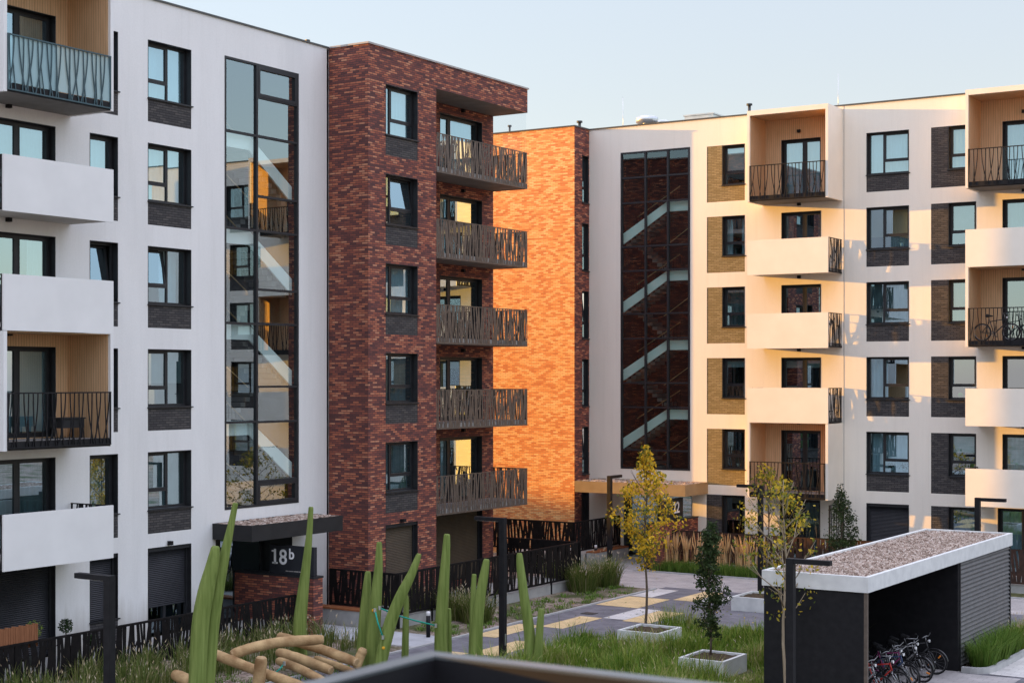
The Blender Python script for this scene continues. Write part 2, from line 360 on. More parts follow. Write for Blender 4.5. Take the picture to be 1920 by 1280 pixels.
def window(P, root, ua, ub, wa, wb, kind='L2', curtain='sheer', depth=.22, sill=True, tilt=False, name='window', fm='frame_dark', glassm='glass', split=None):
    m = MB(); t = .018; v1 = .006; vb = -depth - .07
    m.box(P, ua, ua + t, vb, v1, wa, wb); m.box(P, ub - t, ub, vb, v1, wa, wb)
    m.box(P, ua + t, ub - t, vb, v1, wb - t, wb); m.box(P, ua + t, ub - t, vb, v1, wa, wa + t)
    a, b, c, d = ua + t, ub - t, wa + t, wb - t
    fw = .065; v0f, v1f = -depth - .06, -depth
    def bar(x0, x1, y0, y1, dv=0.0): m.box(P, x0, x1, v0f, v1f + dv, y0, y1)
    bar(a, a + fw, c, d); bar(b - fw, b, c, d); bar(a + fw, b - fw, c, c + fw); bar(a + fw, b - fw, d - fw, d)
    panes = []
    i0, i1, j0, j1 = a + fw, b - fw, c + fw, d - fw
    def leaf(x0, x1, y0, y1):
        s = .045
        bar(x0, x0 + s, y0, y1, .008); bar(x1 - s, x1, y0, y1, .008); bar(x0 + s, x1 - s, y0, y0 + s, .008); bar(x0 + s, x1 - s, y1 - s, y1, .008)
        panes.append((x0 + s, x1 - s, y0 + s, y1 - s))
    th = j0 + (j1 - j0) * .30
    tilts = []
    if kind == 'L2':
        mu = i0 + (i1 - i0) * (split or .56); bar(mu - .035, mu + .035, j0, j1)
        bar(i0, mu - .035, th - .035, th + .035); panes.append((i0, mu - .035, j0, th - .035))
        if tilt: tilts.append((i0, mu - .035, th + .035, j1))
        else: leaf(i0, mu - .035, th + .035, j1)
        panes.append((mu + .035, i1, j0, j1))
    elif kind == 'R2':
        mu = i0 + (i1 - i0) * (split or .36); bar(mu - .035, mu + .035, j0, j1)
        bar(mu + .035, i1, th - .035, th + .035); panes.append((mu + .035, i1, j0, th - .035))
        if tilt: tilts.append((mu + .035, i1, th + .035, j1))
        else: leaf(mu + .035, i1, th + .035, j1)
        panes.append((i0, mu - .035, j0, j1))
    elif kind == 'T':
        bar(i0, i1, th - .035, th + .035); panes.append((i0, i1, j0, th - .035))
        if tilt: tilts.append((i0, i1, th + .035, j1))
        else: leaf(i0, i1, th + .035, j1)
    elif kind == 'one':
        if tilt: tilts.append((i0, i1, j0, j1))
        else: leaf(i0, i1, j0, j1)
    elif kind == 'door':
        mu = i0 + (i1 - i0) * (split or .5); bar(mu - .05, mu + .05, j0, j1)
        leaf(i0, mu - .05, j0, j1); leaf(mu + .05, i1, j0, j1)
    win = m.build(name, fm, root)
    g = MB()
    for (x0, x1, y0, y1) in panes:
        k = [R.uniform(-.004, .004) for _ in range(3)]; vv = -depth - .03
        g.face([P(x0, vv + k[0], y0), P(x1, vv + k[1], y0), P(x1, vv + k[2], y1), P(x0, vv + k[0] + k[2] - k[1], y1)])
    g.build('pane', glassm, win)
    for (x0, x1, y0, y1) in tilts:       # sash tilted inwards at the top
        q = MB().mat(fm); ang = rad(7); h = y1 - y0
        PT = lambda u, v, w: P(u, -depth - .02 - (w - y0) * math.sin(ang) + v * math.cos(ang), y0 + (w - y0) * math.cos(ang))
        s = .06
        q.box(PT, x0, x0 + s, -.03, .03, y0, y1); q.box(PT, x1 - s, x1, -.03, .03, y0, y1); q.box(PT, x0 + s, x1 - s, -.03, .03, y0, y0 + s); q.box(PT, x0 + s, x1 - s, -.03, .03, y1 - s, y1)
        q.mat(glassm); q.quad(PT, x0 + s, x1 - s, y0 + s, y1 - s, 0)
        tag(q.build('tilted_sash', None, win), 'window sash tipped open inwards at the top')
    if curtain:
        cm = MB(); cv = -depth - .22
        if tilts: cv -= .15
        cu = curtain.split(':'); cn = cu[0]; mt = cu[1] if len(cu) > 1 else 'curtain'
        if cn == 'sheer': drape(cm, P, i0 - .03, i1 + .03, j0 - .05, j1 + .05, cv); cm.build('curtain', mt, win)
        elif cn == 'sides':
            wd = (i1 - i0) * R.uniform(.18, .3)
            drape(cm, P, i0 - .03, i0 + wd, j0 - .05, j1 + .05, cv); drape(cm, P, i1 - wd * R.uniform(.6, 1.1), i1 + .03, j0 - .05, j1 + .05, cv); cm.build('curtain', mt, win)
        elif cn == 'left': drape(cm, P, i0 - .03, i0 + (i1 - i0) * .42, j0 - .05, j1 + .05, cv); cm.build('curtain', mt, win)
        elif cn == 'right': drape(cm, P, i0 + (i1 - i0) * .55, i1 + .03, j0 - .05, j1 + .05, cv); cm.build('curtain', mt, win)
        elif cn == 'blind':
            fr = float(cu[2]) if len(cu) > 2 else R.uniform(.3, .7)
            cm.box(P, i0 - .02, i1 + .02, cv + .08, cv + .09, j1 - (j1 - j0) * fr, j1 + .04); cm.build('blind', mt, win)
    if sill:
        MB().box(P, ua - .02, ub + .05, -.02, .05, wa - .035, wa - .002).build('sill', fm, win)
    return win
def shutter(P, root, ua, ub, wa, wb, mat='shutter_dark', drop=None, depth=.18):
    "recess lining with guide rails and a slatted roller shutter; drop = height of its lower edge"
    m = MB(); t = .018; vb = -depth - .12
    m.box(P, ua, ua + t, vb, .006, wa, wb); m.box(P, ub - t, ub, vb, .006, wa, wb); m.box(P, ua + t, ub - t, vb, .006, wb - t, wb)
    m.box(P, ua + t, ua + .09, -depth - .05, -depth + .05, wa, wb - .12); m.box(P, ub - .09, ub - t, -depth - .05, -depth + .05, wa, wb - .12)
    m.box(P, ua + t, ub - t, -depth - .1, -.03, wb - .12, wb - t)
    fr = m.build('shutter_frame', 'frame_dark', root)
    s = MB(); lo = wa if drop is None else drop; w = wb - .13; x0, x1 = ua + .085, ub - .085
    while w > lo + .02:
        a = max(w - .055, lo)
        s.face([P(x0, -depth - .012, w), P(x1, -depth - .012, w), P(x1, -depth + .008, (a + w) / 2), P(x0, -depth + .008, (a + w) / 2)])
        s.face([P(x0, -depth + .008, (a + w) / 2), P(x1, -depth + .008, (a + w) / 2), P(x1, -depth - .012, a), P(x0, -depth - .012, a)])
        w = a
    s.build('roller_shutter', mat, fr)
    if drop is not None:
        MB().quad(P, ua + t, ub - t, wa, lo + .1, -depth - .1).build('pane', 'glass', fr)
        mm = MB(); mid = (ua + ub) / 2
        mm.box(P, mid - .05, mid + .05, -depth - .12, -depth - .04, wa, lo); mm.box(P, ub - .8, ub - .15, -depth - .3, -depth - .28, lo - .45, lo - .06)
        mm.build('lower_frame', 'frame_dark', fr)
    return fr
def curvy_railing(P, u0, u1, w0, w1, v, root, name='railing', mat='metal_black', pitch=.15):
    m = MB(); r = .016
    m.box(P, u0, u1, v - .02, v + .02, w1 - .035, w1); m.box(P, u0, u1, v - .02, v + .02, w0, w0 + .035)
    m.box(P, u0, u0 + .03, v - .015, v + .015, w0 + .035, w1 - .035); m.box(P, u1 - .03, u1, v - .015, v + .015, w0 + .035, w1 - .035)
    n = int((u1 - u0 - .1) / pitch); bw_ = .026; seq = [-.16, .12, -.05, .04, -.12, .15, -.03, .10, -.17, .06]
    k0 = R.randrange(10)
    for i in range(n + 1):
        ut = u0 + .06 + (u1 - u0 - .12) * i / max(n, 1); a = seq[(i + k0) % 10] * 1.45
        pts = []
        for j in range(8):
            t = j / 7; uu = ut + a * (t ** 1.8); pts.append((min(max(uu, u0 + .02), u1 - .02), w1 - .036 - t * (w1 - w0 - .072)))
        m.ribbon(P, pts, bw_, v - .011 + .0007 * (i % 5), v + .011 + .0007 * (i % 5))
        if i % 3 == 1 and i < n:
            st = .45; pts = []
            for j in range(5):
                t = st + (1 - st) * j / 4; uu = ut + a * (st ** 1.7) - a * .9 * ((t - st)); pts.append((min(max(uu, u0 + .02), u1 - .02), w1 - .036 - t * (w1 - w0 - .072)))
            m.ribbon(P, pts, .02, v - .0085 + .0007 * (i % 5), v + .0125 + .0007 * (i % 5))
    return m.build(name, mat, root)
def perforated(m, P, u0, u1, w0, w1, v, pitch=.085, wmin=.045, wmax=.085, seed=0, rail=.03, bridges=True):
    "cut sheet panel: interlaced upright strips leave long irregular openings"
    q = random.Random(seed)
    m.box(P, u0, u1, v - .012, v + .012, w1 - rail, w1); m.box(P, u0, u1, v - .012, v + .012, w0, w0 + rail + .03)
    n = int((u1 - u0) / pitch); i = 0; h = w1 - w0
    for i in range(n + 1):
        uc = u0 + (u1 - u0) * i / n
        wd = q.uniform(wmin, wmax); a = q.uniform(-.20, .20); bq = q.uniform(-.06, .06)
        pts = []
        for j in range(5):
            t = j / 4; u = uc + a * (t - .5) + bq * math.sin(t * 3.14); pts.append((min(max(u, u0 + wd / 2), u1 - wd / 2), w0 + .01 + t * (h - .02)))
        dv = .0011 * (i % 9)
        m.ribbon(P, pts, wd, v - .004 + dv, v + .0005 + dv)
    for i in range(int((u1 - u0) / .16) if bridges else 0):      # bridges that close the openings into short slots
        uc = q.uniform(u0 + .06, u1 - .06); wc = q.uniform(w0 + .15, w1 - .15); dv = .012 + .0007 * (i % 6)
        m.ribbon(P, [(uc - .05, wc), (uc + .05, wc + q.uniform(.05, .2))], .07, v - .004 + dv, v + dv)
def wall_lamp(P, root, u, w, v=0):
    MB().box(P, u - .06, u + .06, v + .0, v + .13, w - .07, w + .05).build('wall_lamp', 'metal_black', root)
# ------------------------------------------------------------------ levels shared by the whole estate
HEAD = [17.74 - 3 * r for r in range(5)]; SILL = [h - 1.69 for h in HEAD]; BRK = [h - 2.38 for h in HEAD]
SLAB = [15.10, 12.09, 9.09, 6.08, 3.05]; ROOF = 18.92
XA, XB, YE, YD = -33.68, -32.016, 61.73, 60.416
PA, PB, PE, PD = frameX(XA), frameX(XB), frameY(YE), frameY(YD)
YC = 41.78
def parapet_balcony(P, root, u0, u1, wb, dep=1.64, left=True, right=True, top=1.42, pm='panel_white'):
    o = MB().box(P, u0 + .05, u1 - .05, 0.0, dep - .06, wb + .03, wb + .21).build('balcony', 'soffit_white', root)
    MB().box(P, u0, u1, dep - .055, dep, wb, wb + top).build('parapet', pm, o)
    for k, (uu, on) in enumerate(((u0 + .02, left), (u1 - .02, right))):
        if on:
            m = MB(); PS = lambda u, v, w: P(uu + v, u, w)
            perforated(m, PS, .03, dep - .06, wb + .03, wb + top, 0, .1, .05, .09, seed=int(wb * 10) + k)
            m.build('side_panel', 'metal_black', o)
    return o
def loggia(P, root, u0, u1, wb, wt, door, dep=1.64, roof=False, glassrail=False, pm='panel_white'):
    t = .11
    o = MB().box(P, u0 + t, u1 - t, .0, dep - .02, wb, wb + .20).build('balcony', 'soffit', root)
    tt = wt
    for a in (u0, u1 - t): MB().box(P, a, a + t, 0.004, dep, wb - .02, tt).build('side_wall', pm, o)
    if roof: MB().box(P, u0 + t + .001, u1 - t - .001, 0.004, dep - .001, tt - .20, tt).build('top_slab', pm, o)
    c = MB(); top = tt - (.20 if roof else 0)
    c.box(P, u0 + t, u0 + t + .02, .02, dep - .09, wb + .2, top); c.box(P, u1 - t - .02, u1 - t, .02, dep - .09, wb + .2, top)
    c.box(P, u0 + t + .02, u1 - t - .02, .02, dep - .09, top - .02, top)
    facade(c, P, u0 + t + .02, u1 - t - .02, wb + .2, top - .02, [door], v=.02)
    for zz in (wb + 2.0,):
        pass
    c.build('timber_cladding', 'wood_clad', o)
    MB().box(P, u0 + t, u1 - t, dep - .02, dep, wb - .01, wb + .21).build('slab_edge', 'metal_black', o)
    curvy_railing(P, u0 + t, u1 - t, wb + .03, wb + 1.45, dep + .015, o, mat='bar_teal' if glassrail == 'frosted' else 'metal_black')
    if glassrail:
        MB().quad(P, u0 + t + .02, u1 - t - .02, wb + .23, wb + 1.41, dep - .012).build('glass_infill', glassrail, o)
    return o
# ================================================================== WHITE BUILDING (left)
A = thing('apartment_building', 'white rendered apartment block on the left with tall stair glazing beside the dark brick block', 'apartment building', (XA, 33, 0))
cols = {'door': (27.43, 29.99), 'b': (31.22, 32.28), 'c': (33.45, 35.24)}
holes = []
for r in range(5):
    holes.append((27.43, 29.99, SLAB[r] + .22, HEAD[r])); holes.append((31.22, 32.28, BRK[r], HEAD[r])); holes.append((33.45, 35.24, BRK[r], HEAD[r]))
holes += [(27.43, 29.99, .34, 2.92), (31.22, 32.28, .34, 2.92), (33.45, 35.24, .34, 2.94), (36.70, 40.22, 3.83, 17.83), (36.3, 39.9, .1, 2.95)]
holes += [(22.0, 23.8, BRK[r], HEAD[r]) for r in range(5)]
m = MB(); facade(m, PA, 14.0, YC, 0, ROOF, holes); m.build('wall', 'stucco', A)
m = MB()
m.box(W, -48.9, -48.6, 14, YC, 0, ROOF); m.box(W, -48.6, XA - .01, 13.8, 14, 0, ROOF); m.box(W, -48.6, XA, YC - .1, YC - .01, 0, ROOF - .02)
m.build('rear_wall', 'stucco', A)
m = MB(); m.box(W, -48.6, XA - .02, 14, YC - .1, 18.2, 18.4); rf = m.build('roof', 'roof_felt', A)
MB().box(PA, 13.9, YC + .1, -.4, .045, ROOF + .002, ROOF + .055).build('coping', 'coping', rf)
m = MB(); v = Vector((XA - .6, 41.4, ROOF)); m.tube([v, v + Vector((0, 0, .25))], .04); m.tube([v + Vector((0, 0, .25)), v + Vector((0, 0, .3))], .09); m.build('vent_pipe', 'coping', rf)
MB().quad(PA, 14.2, 36.5, .1, 18.3, -1.6).build('room_shade', 'room', A)
curtA = ['sheer', 'sheer', 'sheer', 'sheer:curtain_dim', 'sheer:curtain_dim']
for r in range(5):
    window(PA, A, 33.45, 35.24, SILL[r], HEAD[r], 'L2', ['sheer', 'sheer', 'right', 'blind:curtain_dim:.6', 'sheer:curtain_dim'][r], tilt=(r == 2))
    MB().box(PA, 33.45, 35.24, -.06, -.006, BRK[r], SILL[r] - .036).build('brick_panel', 'brick_dark', A)
    window(PA, A, 31.22, 32.28, SILL[r] if r else SILL[r], HEAD[r], 'one', ['sheer', 'sheer', None, None, 'sheer:curtain_dim'][r], tilt=(r == 2))
    MB().box(PA, 31.22, 32.28, -.06, -.006, BRK[r], SILL[r] - .036).build('brick_panel', 'brick_dark', A)
    window(PA, A, 27.43, 29.99, SLAB[r] + .22, HEAD[r], 'door', ['sheer:curtain_dim', 'sheer', 'sides', 'blind:blind:.97', 'sheer:curtain_dim'][r], sill=False, name='balcony_door', split=.56)
    wall_lamp(PA, A, 28.35, HEAD[r] + .34, .02 if r in (0, 3) else 0)
for r in range(5):
    window(PA, A, 22.0, 23.8, SILL[r], HEAD[r], 'L2', 'sheer')
    MB().box(PA, 22.0, 23.8, -.06, -.006, BRK[r], SILL[r] - .036).build('brick_panel', 'brick_dark', A)
shutter(PA, A, 27.43, 29.99, .34, 2.92); shutter(PA, A, 31.22, 32.28, 1.05, 2.92)
MB().box(PA, 31.22, 32.28, -.06, -.006, .34, 1.04).build('brick_panel', 'brick_dark', A)
MB().box(PA, 31.20, 32.33, -.02, .05, 1.04, 1.075).build('sill', 'frame_dark', A)
shutter(PA, A, 33.45, 35.24, .34, 2.94, drop=1.15)
wall_lamp(PA, A, 34.3, 3.04); wall_lamp(PA, A, 28.4, 3.0)
LU = (26.84, 30.53)
loggia(PA, A, *LU, SLAB[0], 18.8, (27.43, 29.99, SLAB[0] + .22, HEAD[0]), dep=1.66, roof=True, glassrail='frosted')
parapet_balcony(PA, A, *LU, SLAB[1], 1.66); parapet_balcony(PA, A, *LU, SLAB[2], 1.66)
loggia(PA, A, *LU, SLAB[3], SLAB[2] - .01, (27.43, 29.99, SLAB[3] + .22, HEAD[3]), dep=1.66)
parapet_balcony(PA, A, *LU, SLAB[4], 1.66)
# stair glazing -------------------------------------------------
def stair_tower(P, root, u0, u1, w0, w1, vbars, hbars, flip, landings, stair_u, sash, gm='glass_stair'):
    m = MB(); d0, d1 = -.12, .012; t = .07
    m.box(P, u0, u0 + t, d0, d1, w0, w1); m.box(P, u1 - t - .03, u1, d0, d1, w0, w1); m.box(P, u0 + t, u1 - t - .03, d0, d1, w1 - t, w1); m.box(P, u0 + t, u1 - t - .03, d0, d1, w0, w0 + t)
    us = [u0 + t] + vbars + [u1 - t - .03]
    for x in vbars: m.box(P, x - .04, x + .04, d0, d1 + .004, w0 + t, w1 - t)
    for i in range(len(us) - 1):
        a = us[i] + (.04 if i else 0); b = us[i + 1] - (.04 if i + 1 < len(us) - 1 else 0)
        for z in hbars[min(i, len(hbars) - 1)]: m.box(P, a, b, d0, d1, z - .035, z + .035)
    for (x0, x1, y0, y1) in sash:
        for q in ((x0, x0 + .1, y0, y1), (x1 - .1, x1, y0, y1), (x0 + .1, x1 - .1, y0, y0 + .1), (x0 + .1, x1 - .1, y1 - .1, y1)): m.box(P, q[0], q[1], d0 - .01, d1 + .012, q[2], q[3])
    o = m.build('stair_glazing', 'frame_dark', root)
    g = MB()
    for i in range(len(us) - 1):
        zs = [w0 + t] + sorted(hbars[min(i, len(hbars) - 1)]) + [w1 - t]
        for a, b in zip(zs, zs[1:]):
            k = [R.uniform(-.005, .005) for _ in range(3)]
            g.face([P(us[i], -.05 + k[0], a), P(us[i + 1], -.05 + k[1], a), P(us[i + 1], -.05 + k[2], b), P(us[i], -.05 + k[0] + k[2] - k[1], b)])
    g.build('pane', gm, o)
    # room shell
    s = MB(); s.quad(P, u0 - .1, u1 + .1, w0 - .2, w1 + .3, -3.0); PS = lambda uu: (lambda u, v, w: P(uu, u, w))
    s.quad(PS(u0 - .1), -3.0, -.13, w0 - .2, w1 + .3, 0); s.quad(PS(u1 + .1), -3.0, -.13, w0 - .2, w1 + .3, 0)
    s.box(P, u0 - .1, u1 + .1, -3.0, -.13, w1 + .3, w1 + .4); s.box(P, u0 - .1, u1 + .1, -3, -.13, w0 - .3, w0 - .2)
    s.build('stairwell', 'stair_wall', root)
    ua, ub, uc, ztops, drop, th = stair_u     # landing from ua to ub, flight falls from ub to uc
    for zt in ztops:
        f = MB().mat('stair_pale')
        prof = [(ua, zt), (ub, zt), (uc, zt - drop), (uc, zt - drop - th * 1.15), (ub, zt - th), (ua, zt - th)]
        for v in (-.20, -.26): f.face([P(u, v, z) for u, z in prof])
        n = len(prof)
        for k in range(n):
            (x0, z0), (x1, z1) = prof[k], prof[(k + 1) % n]; f.face([P(x0, -.40, z0), P(x1, -.40, z0), P(x1, -.46, z1), P(x0, -.46, z1)] if False else [P(x0, -.20, z0), P(x1, -.20, z1), P(x1, -.26, z1), P(x0, -.26, z0)])
        f.mat('soffit'); f.box(P, min(ua, ub), max(ua, ub), -2.6, -.46, zt - th, zt - th + .16)
        k = 9
        for i in range(k):
            a, b = ub + (uc - ub) * i / k, ub + (uc - ub) * (i + 1) / k; z = zt - th - (drop + .1) * (i + 1) / k + .12
            f.box(P, min(a, b), max(a, b), -1.45, -.46, z - .15, z)
        # return flight behind, climbing the other way
        for i in range(k):
            a, b = uc + (ub - uc) * i / k, uc + (ub - uc) * (i + 1) / k; z = zt - drop - th - (3 - drop) * (i + 1) / k + .12
            f.box(P, min(a, b), max(a, b), -2.6, -1.6, z - .15, z)
        f.mat('metal_black')
        for i in range(14):
            tt = i / 13; u = ub + (uc - ub) * tt; z = zt - drop * tt
            f.box(P, u - .012, u + .012, -1.52, -1.50, z - .3, z + .8)
        f.mat('log_wood'); f.tube([P(ub, -1.51, zt + .82), P(uc, -1.51, zt - drop + .82)], .025)
        f.tube([P(ua + (uc - ua) * .05, -.34, zt - 1.15), P(ua + (uc - ua) * .42, -.34, zt - 1.95)], .018)
        f.build('stair_flight', None, root)
    return o
hA = [[15.54, 12.55, 9.6, 6.52], [16.78, 15.55, 13.65, 12.56, 10.7, 9.62, 7.62, 6.5, 4.62]]
stair_tower(PA, A, 36.70, 40.22, 3.83, 17.83, [38.19], hA, False, None, (36.72, 38.05, 40.12, [15.55, 12.55, 9.56, 6.56], 1.42, .46), [(38.23, 40.12, 16.80, 17.76), (38.23, 40.12, 3.9, 4.58)])
# entrance: glazed doors under a flat canopy covered with gravel
e = window(PA, A, 36.3, 39.9, .1, 2.95, 'door', None, sill=False, name='entrance_door', depth=1.25, split=.4)
MB().quad(PA, 36.0, 40.3, 0, 3.2, -3.0).build('lobby_wall', 'stair_wall', A)
def canopy(P, root, u0, u1, dep, z0, z1, mat):
    m = MB().mat(mat); t = .06
    m.box(P, u0, u1, 0.01, dep, z0, z0 + .12)
    m.box(P, u0, u1, dep - t, dep, z0 + .12, z1); m.box(P, u0, u0 + t, .01, dep - t, z0 + .12, z1); m.box(P, u1 - t, u1, .01, dep - t, z0 + .12, z1); m.box(P, u0 + t, u1 - t, .01, .05, z0 + .12, z1)
    o = m.build('entrance_canopy', None, root)
    g = MB(); n = 40; mm = 14; vs = []
    for j in range(mm + 1):
        for i in range(n + 1):
            vs.append(P(u0 + t + (u1 - u0 - 2 * t) * i / n, .05 + (dep - t - .05) * j / mm, z1 - .03 + R.uniform(-.02, .055)))
    g.raw(vs, [(j * (n + 1) + i, j * (n + 1) + i + 1, (j + 1) * (n + 1) + i + 1, (j + 1) * (n + 1) + i) for j in range(mm) for i in range(n)])
    g.build('gravel', 'gravel_roof', o)
canopy(PA, A, 36.15, 40.52, 1.60, 2.98, 3.46, 'canopy_metal')
# ================================================================== DARK BRICK BLOCK (centre)
B = thing('apartment_building', 'dark red brick block in the centre with bronze fretwork balconies at its far corner', 'apartment building', (XB, 46.7, 0))
YB1 = 51.76; XR = -33.58; PR = frameX(XR)
holes = []
for r in range(5): holes.append((42.73, 44.57, BRK[r], HEAD[r]))
holes.append((42.73, 44.57, .34, 2.98))
m = MB(); facade(m, PB, YC, 45.68, 0, ROOF, holes); m.quad(PB, 45.68, YB1, 18.03, ROOF, 0)
PCf = frameY(YC); m.quad(PCf, XA, XB, 0, ROOF, 0)
m.face([(XR, 45.68, 0), (XB, 45.68, 0), (XB, 45.68, 18.03), (XR, 45.68, 18.03)])
m.face([(-48.9, YB1, 0), (XR, YB1, 0), (XR, YB1, 18.03), (-48.9, YB1, 18.03)]); m.face([(-48.9, YB1, 18.03), (XB, YB1, 18.03), (XB, YB1, ROOF), (-48.9, YB1, ROOF)])
m.face([(-48.9, YC, 0), (-48.9, YB1, 0), (-48.9, YB1, ROOF), (-48.9, YC, ROOF)])
holesR = [(48.15, 50.98, SLAB[r] + .24, HEAD[r] - .06) for r in range(5)] + [(47.7, 51.0, .34, 2.98)]
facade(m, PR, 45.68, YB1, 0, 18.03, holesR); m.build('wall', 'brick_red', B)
MB().face([(XR, 45.68, 18.03), (XB, 45.68, 18.03), (XB, YB1, 18.03), (XR, YB1, 18.03)]) if False else None
m = MB(); m.box(W, XR + .003, XB - .003, 45.69, YB1 - .003, 18.035, 18.1); m.build('soffit', 'soffit', B)
rb = MB().box(W, -48.8, XB - .02, YC + .02, YB1 - .02, 18.4, 18.5).build('roof', 'roof_felt', B)
m = MB(); m.box(PB, YC - .045, YB1 + .05, -.35, .045, ROOF + .002, ROOF + .06); m.box(W, XA + .05, XB - .35, YC - .045, YC + .3, ROOF + .002, ROOF + .06); m.box(W, -48.9, XB - .35, YB1 - .3, YB1 + .05, ROOF + .002, ROOF + .06)
m.build('coping', 'coping_light', rb)
m = MB(); m.quad(PB, YC + .2, 45.6, .1, 18.3, -1.4); m.quad(PR, 45.8, YB1 - .1, .1, 18, -1.6); m.build('room_shade', 'room', B)
for r in range(5):
    window(PB, B, 42.73, 44.57, SILL[r], HEAD[r], 'R2', ['sheer', 'left', 'sheer', 'sheer:curtain_dim', 'sheer:curtain_dim'][r], tilt=(r == 1), split=.26)
    MB().box(PB, 42.73, 44.57, -.06, -.006, BRK[r] - .02, SILL[r] - .036).build('brick_panel', 'brick_dark', B)
    window(PR, B, 48.15, 50.98, SLAB[r] + .24, HEAD[r] - .06, 'door', ['sheer', 'left', None, 'left:curtain_dim', 'left'][r], sill=False, name='balcony_door', fm='frame_dark', split=.30)
    wall_lamp(PR, B, 49.6, HEAD[r] + .20)
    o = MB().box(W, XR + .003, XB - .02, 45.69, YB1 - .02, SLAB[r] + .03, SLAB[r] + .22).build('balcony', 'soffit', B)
    m = MB(); perforated(m, PB, 45.70, YB1 - .01, SLAB[r] + .01, SLAB[r] + 1.40, -.006, .078, .045, .08, seed=40 + r); m.build('front_panel', 'metal_brown', o)
    m = MB(); PSd = lambda u, v, w: (u, YB1 - .035 + v, w)
    perforated(m, PSd, XR + .02, XB - .03, SLAB[r] + .01, SLAB[r] + 1.40, 0, .078, .045, .08, seed=60 + r); m.build('side_panel', 'metal_brown', o)
MB().quad(frameY(YB1 - .07), XR + .02, XB - .02, SLAB[0] + 1.40, 18.02, 0).build('glass_screen', 'glass_screen', B)
shutter(PB, B, 42.73, 44.57, .34, 2.98, mat='shutter_brown'); shutter(PR, B, 47.7, 51.0, .34, 2.98, mat='shutter_brown')
MB().box(PB, 43.55, 43.72, 0, .14, 3.02, 3.12).build('wall_lamp', 'metal_black', B)
# windows on the shaded end of the block (seen mirrored in the far stair glazing)
# ================================================================== SUNLIT BRICK BLOCK (behind)
D = thing('apartment_building', 'brick block with a blank sunlit orange side wall behind the bronze balconies', 'apartment building', (-38, YD, 0))
XD = -34.95; PDs = frameX(XD)
m = MB().mat('brick_red_sunlit'); m.quad(PD, -49, XD, 0, ROOF, 0); m.mat('brick_red')
holes = [(YD + .68, YE - .06, HEAD[r] - 2.10, HEAD[r]) for r in range(5)] + [(YD + .62, YE - .02, .3, 3.05)]
facade(m, PDs, YD, YE + .3, 0, ROOF, holes); m.face([(-49, YD, 0), (-49, 74, 0), (-49, 74, ROOF), (-49, YD, ROOF)]); m.build('wall', None, D)
rd = MB().box(W, -48.9, XD - .02, YD + .02, 74, 18.4, 18.5).build('roof', 'roof_felt', D)
m = MB(); m.box(W, -49, XD + .045, YD - .045, YD + .3, ROOF + .002, ROOF + .055); m.box(W, XD - .3, XD + .045, YD + .3, YE + .1, ROOF + .002, ROOF + .055); m.build('coping', 'coping', rd)
for r in range(5): window(PDs, D, YD + .68, YE - .06, HEAD[r] - 2.10, HEAD[r], 'T', 'sheer', depth=.14, tilt=(r in (2, 4)))
shutter(PDs, D, YD + .62, YE - .02, .3, 3.05)
MB().quad(PDs, YD + .2, YE, .2, 18.3, -1.2).build('room_shade', 'room', D)
def stub(x, y, z, h, r, cap=True):
    m = MB(); m.smooth = True; b = Vector((x, y, z)); m.tube([b, b + Vector((0, 0, h))], r, 8)
    if cap: m.tube([b + Vector((0, 0, h)), b + Vector((0, 0, h + .08))], [r * 2, r * 1.9], 8)
    return m
m = MB(); m.box(W, -45.0, -40.4, 65, 67.5, 18.5, 19.55); m.box(W, -45.05, -40.35, 64.95, 67.55, 19.55, 19.62); m.build('roof_house', 'panel_white', rd)
stub(-41.6, 65.6, 19.6, .55, .05).build('vent_pipe', 'coping', rd); stub(-38.2, 62.4, 18.5, .62, .06).build('vent_pipe', 'coping', rd); stub(-35.6, 62.0, 18.5, .85, .07).build('vent_pipe', 'coping', rd)
# ================================================================== CREAM BUILDING (right)
E_ = thing('apartment_building', 'cream rendered block on the right lit by low sun with stacked timber lined balconies', 'apartment building', (-22, YE, 0))
S1 = (-26.63, -23.15); S2 = (-17.68, -14.20)
holes = []
for r in range(5):
    holes += [(-29.19, -27.44, BRK[r], HEAD[r]), (-22.14, -20.39, BRK[r], HEAD[r]), (-19.50, -17.73, BRK[r], HEAD[r]), (-12.9, -11.15, BRK[r], HEAD[r]), (-10.2, -8.45, BRK[r], HEAD[r])]
    holes += [(-25.80, -24.07, SLAB[r] + .22, HEAD[r]), (-16.72, -15.0, SLAB[r] + .22, HEAD[r])]
holes += [(-33.36, -29.98, 3.92, 17.79), (-29.21, -27.44, .3, 2.95), (-25.87, -24.1, .34, 2.90), (-22.14, -20.39, .3, 2.87), (-19.5, -17.73, .3, 2.87), (-16.9, -15.0, .34, 2.9), (-33.2, -29.9, .1, 2.9)]
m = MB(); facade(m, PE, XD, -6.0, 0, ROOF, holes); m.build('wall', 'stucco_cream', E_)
m = MB(); m.box(W, XD, -6, 74, 74.2, 0, ROOF); m.box(W, -6.2, -6, YE + .01, 74, 0, ROOF); m.build('rear_wall', 'stucco', E_)
re_ = MB().box(W, XD + .02, -6.2, YE + .02, 74, 18.4, 18.5).build('roof', 'roof_felt', E_)
MB().box(PE, XD + .05, -5.95, -.35, .045, ROOF + .002, ROOF + .055).build('coping', 'coping', re_)
MB().box(PE, -23.095, -23.075, -.01, .006, 0.2, ROOF - .01).build('joint', 'soffit', E_)
m = MB(); m.quad(PE, -29.7, -6.2, .1, 18.3, -1.6); m.build('room_shade', 'room', E_)
c1 = ['blind:blind:.72', 'sides', 'sheer:curtain_dim', 'blind:blind:.2', None]
c2 = ['sheer', 'blind:blind_tan:.72', 'sheer:curtain_dim', 'left', 'sheer']
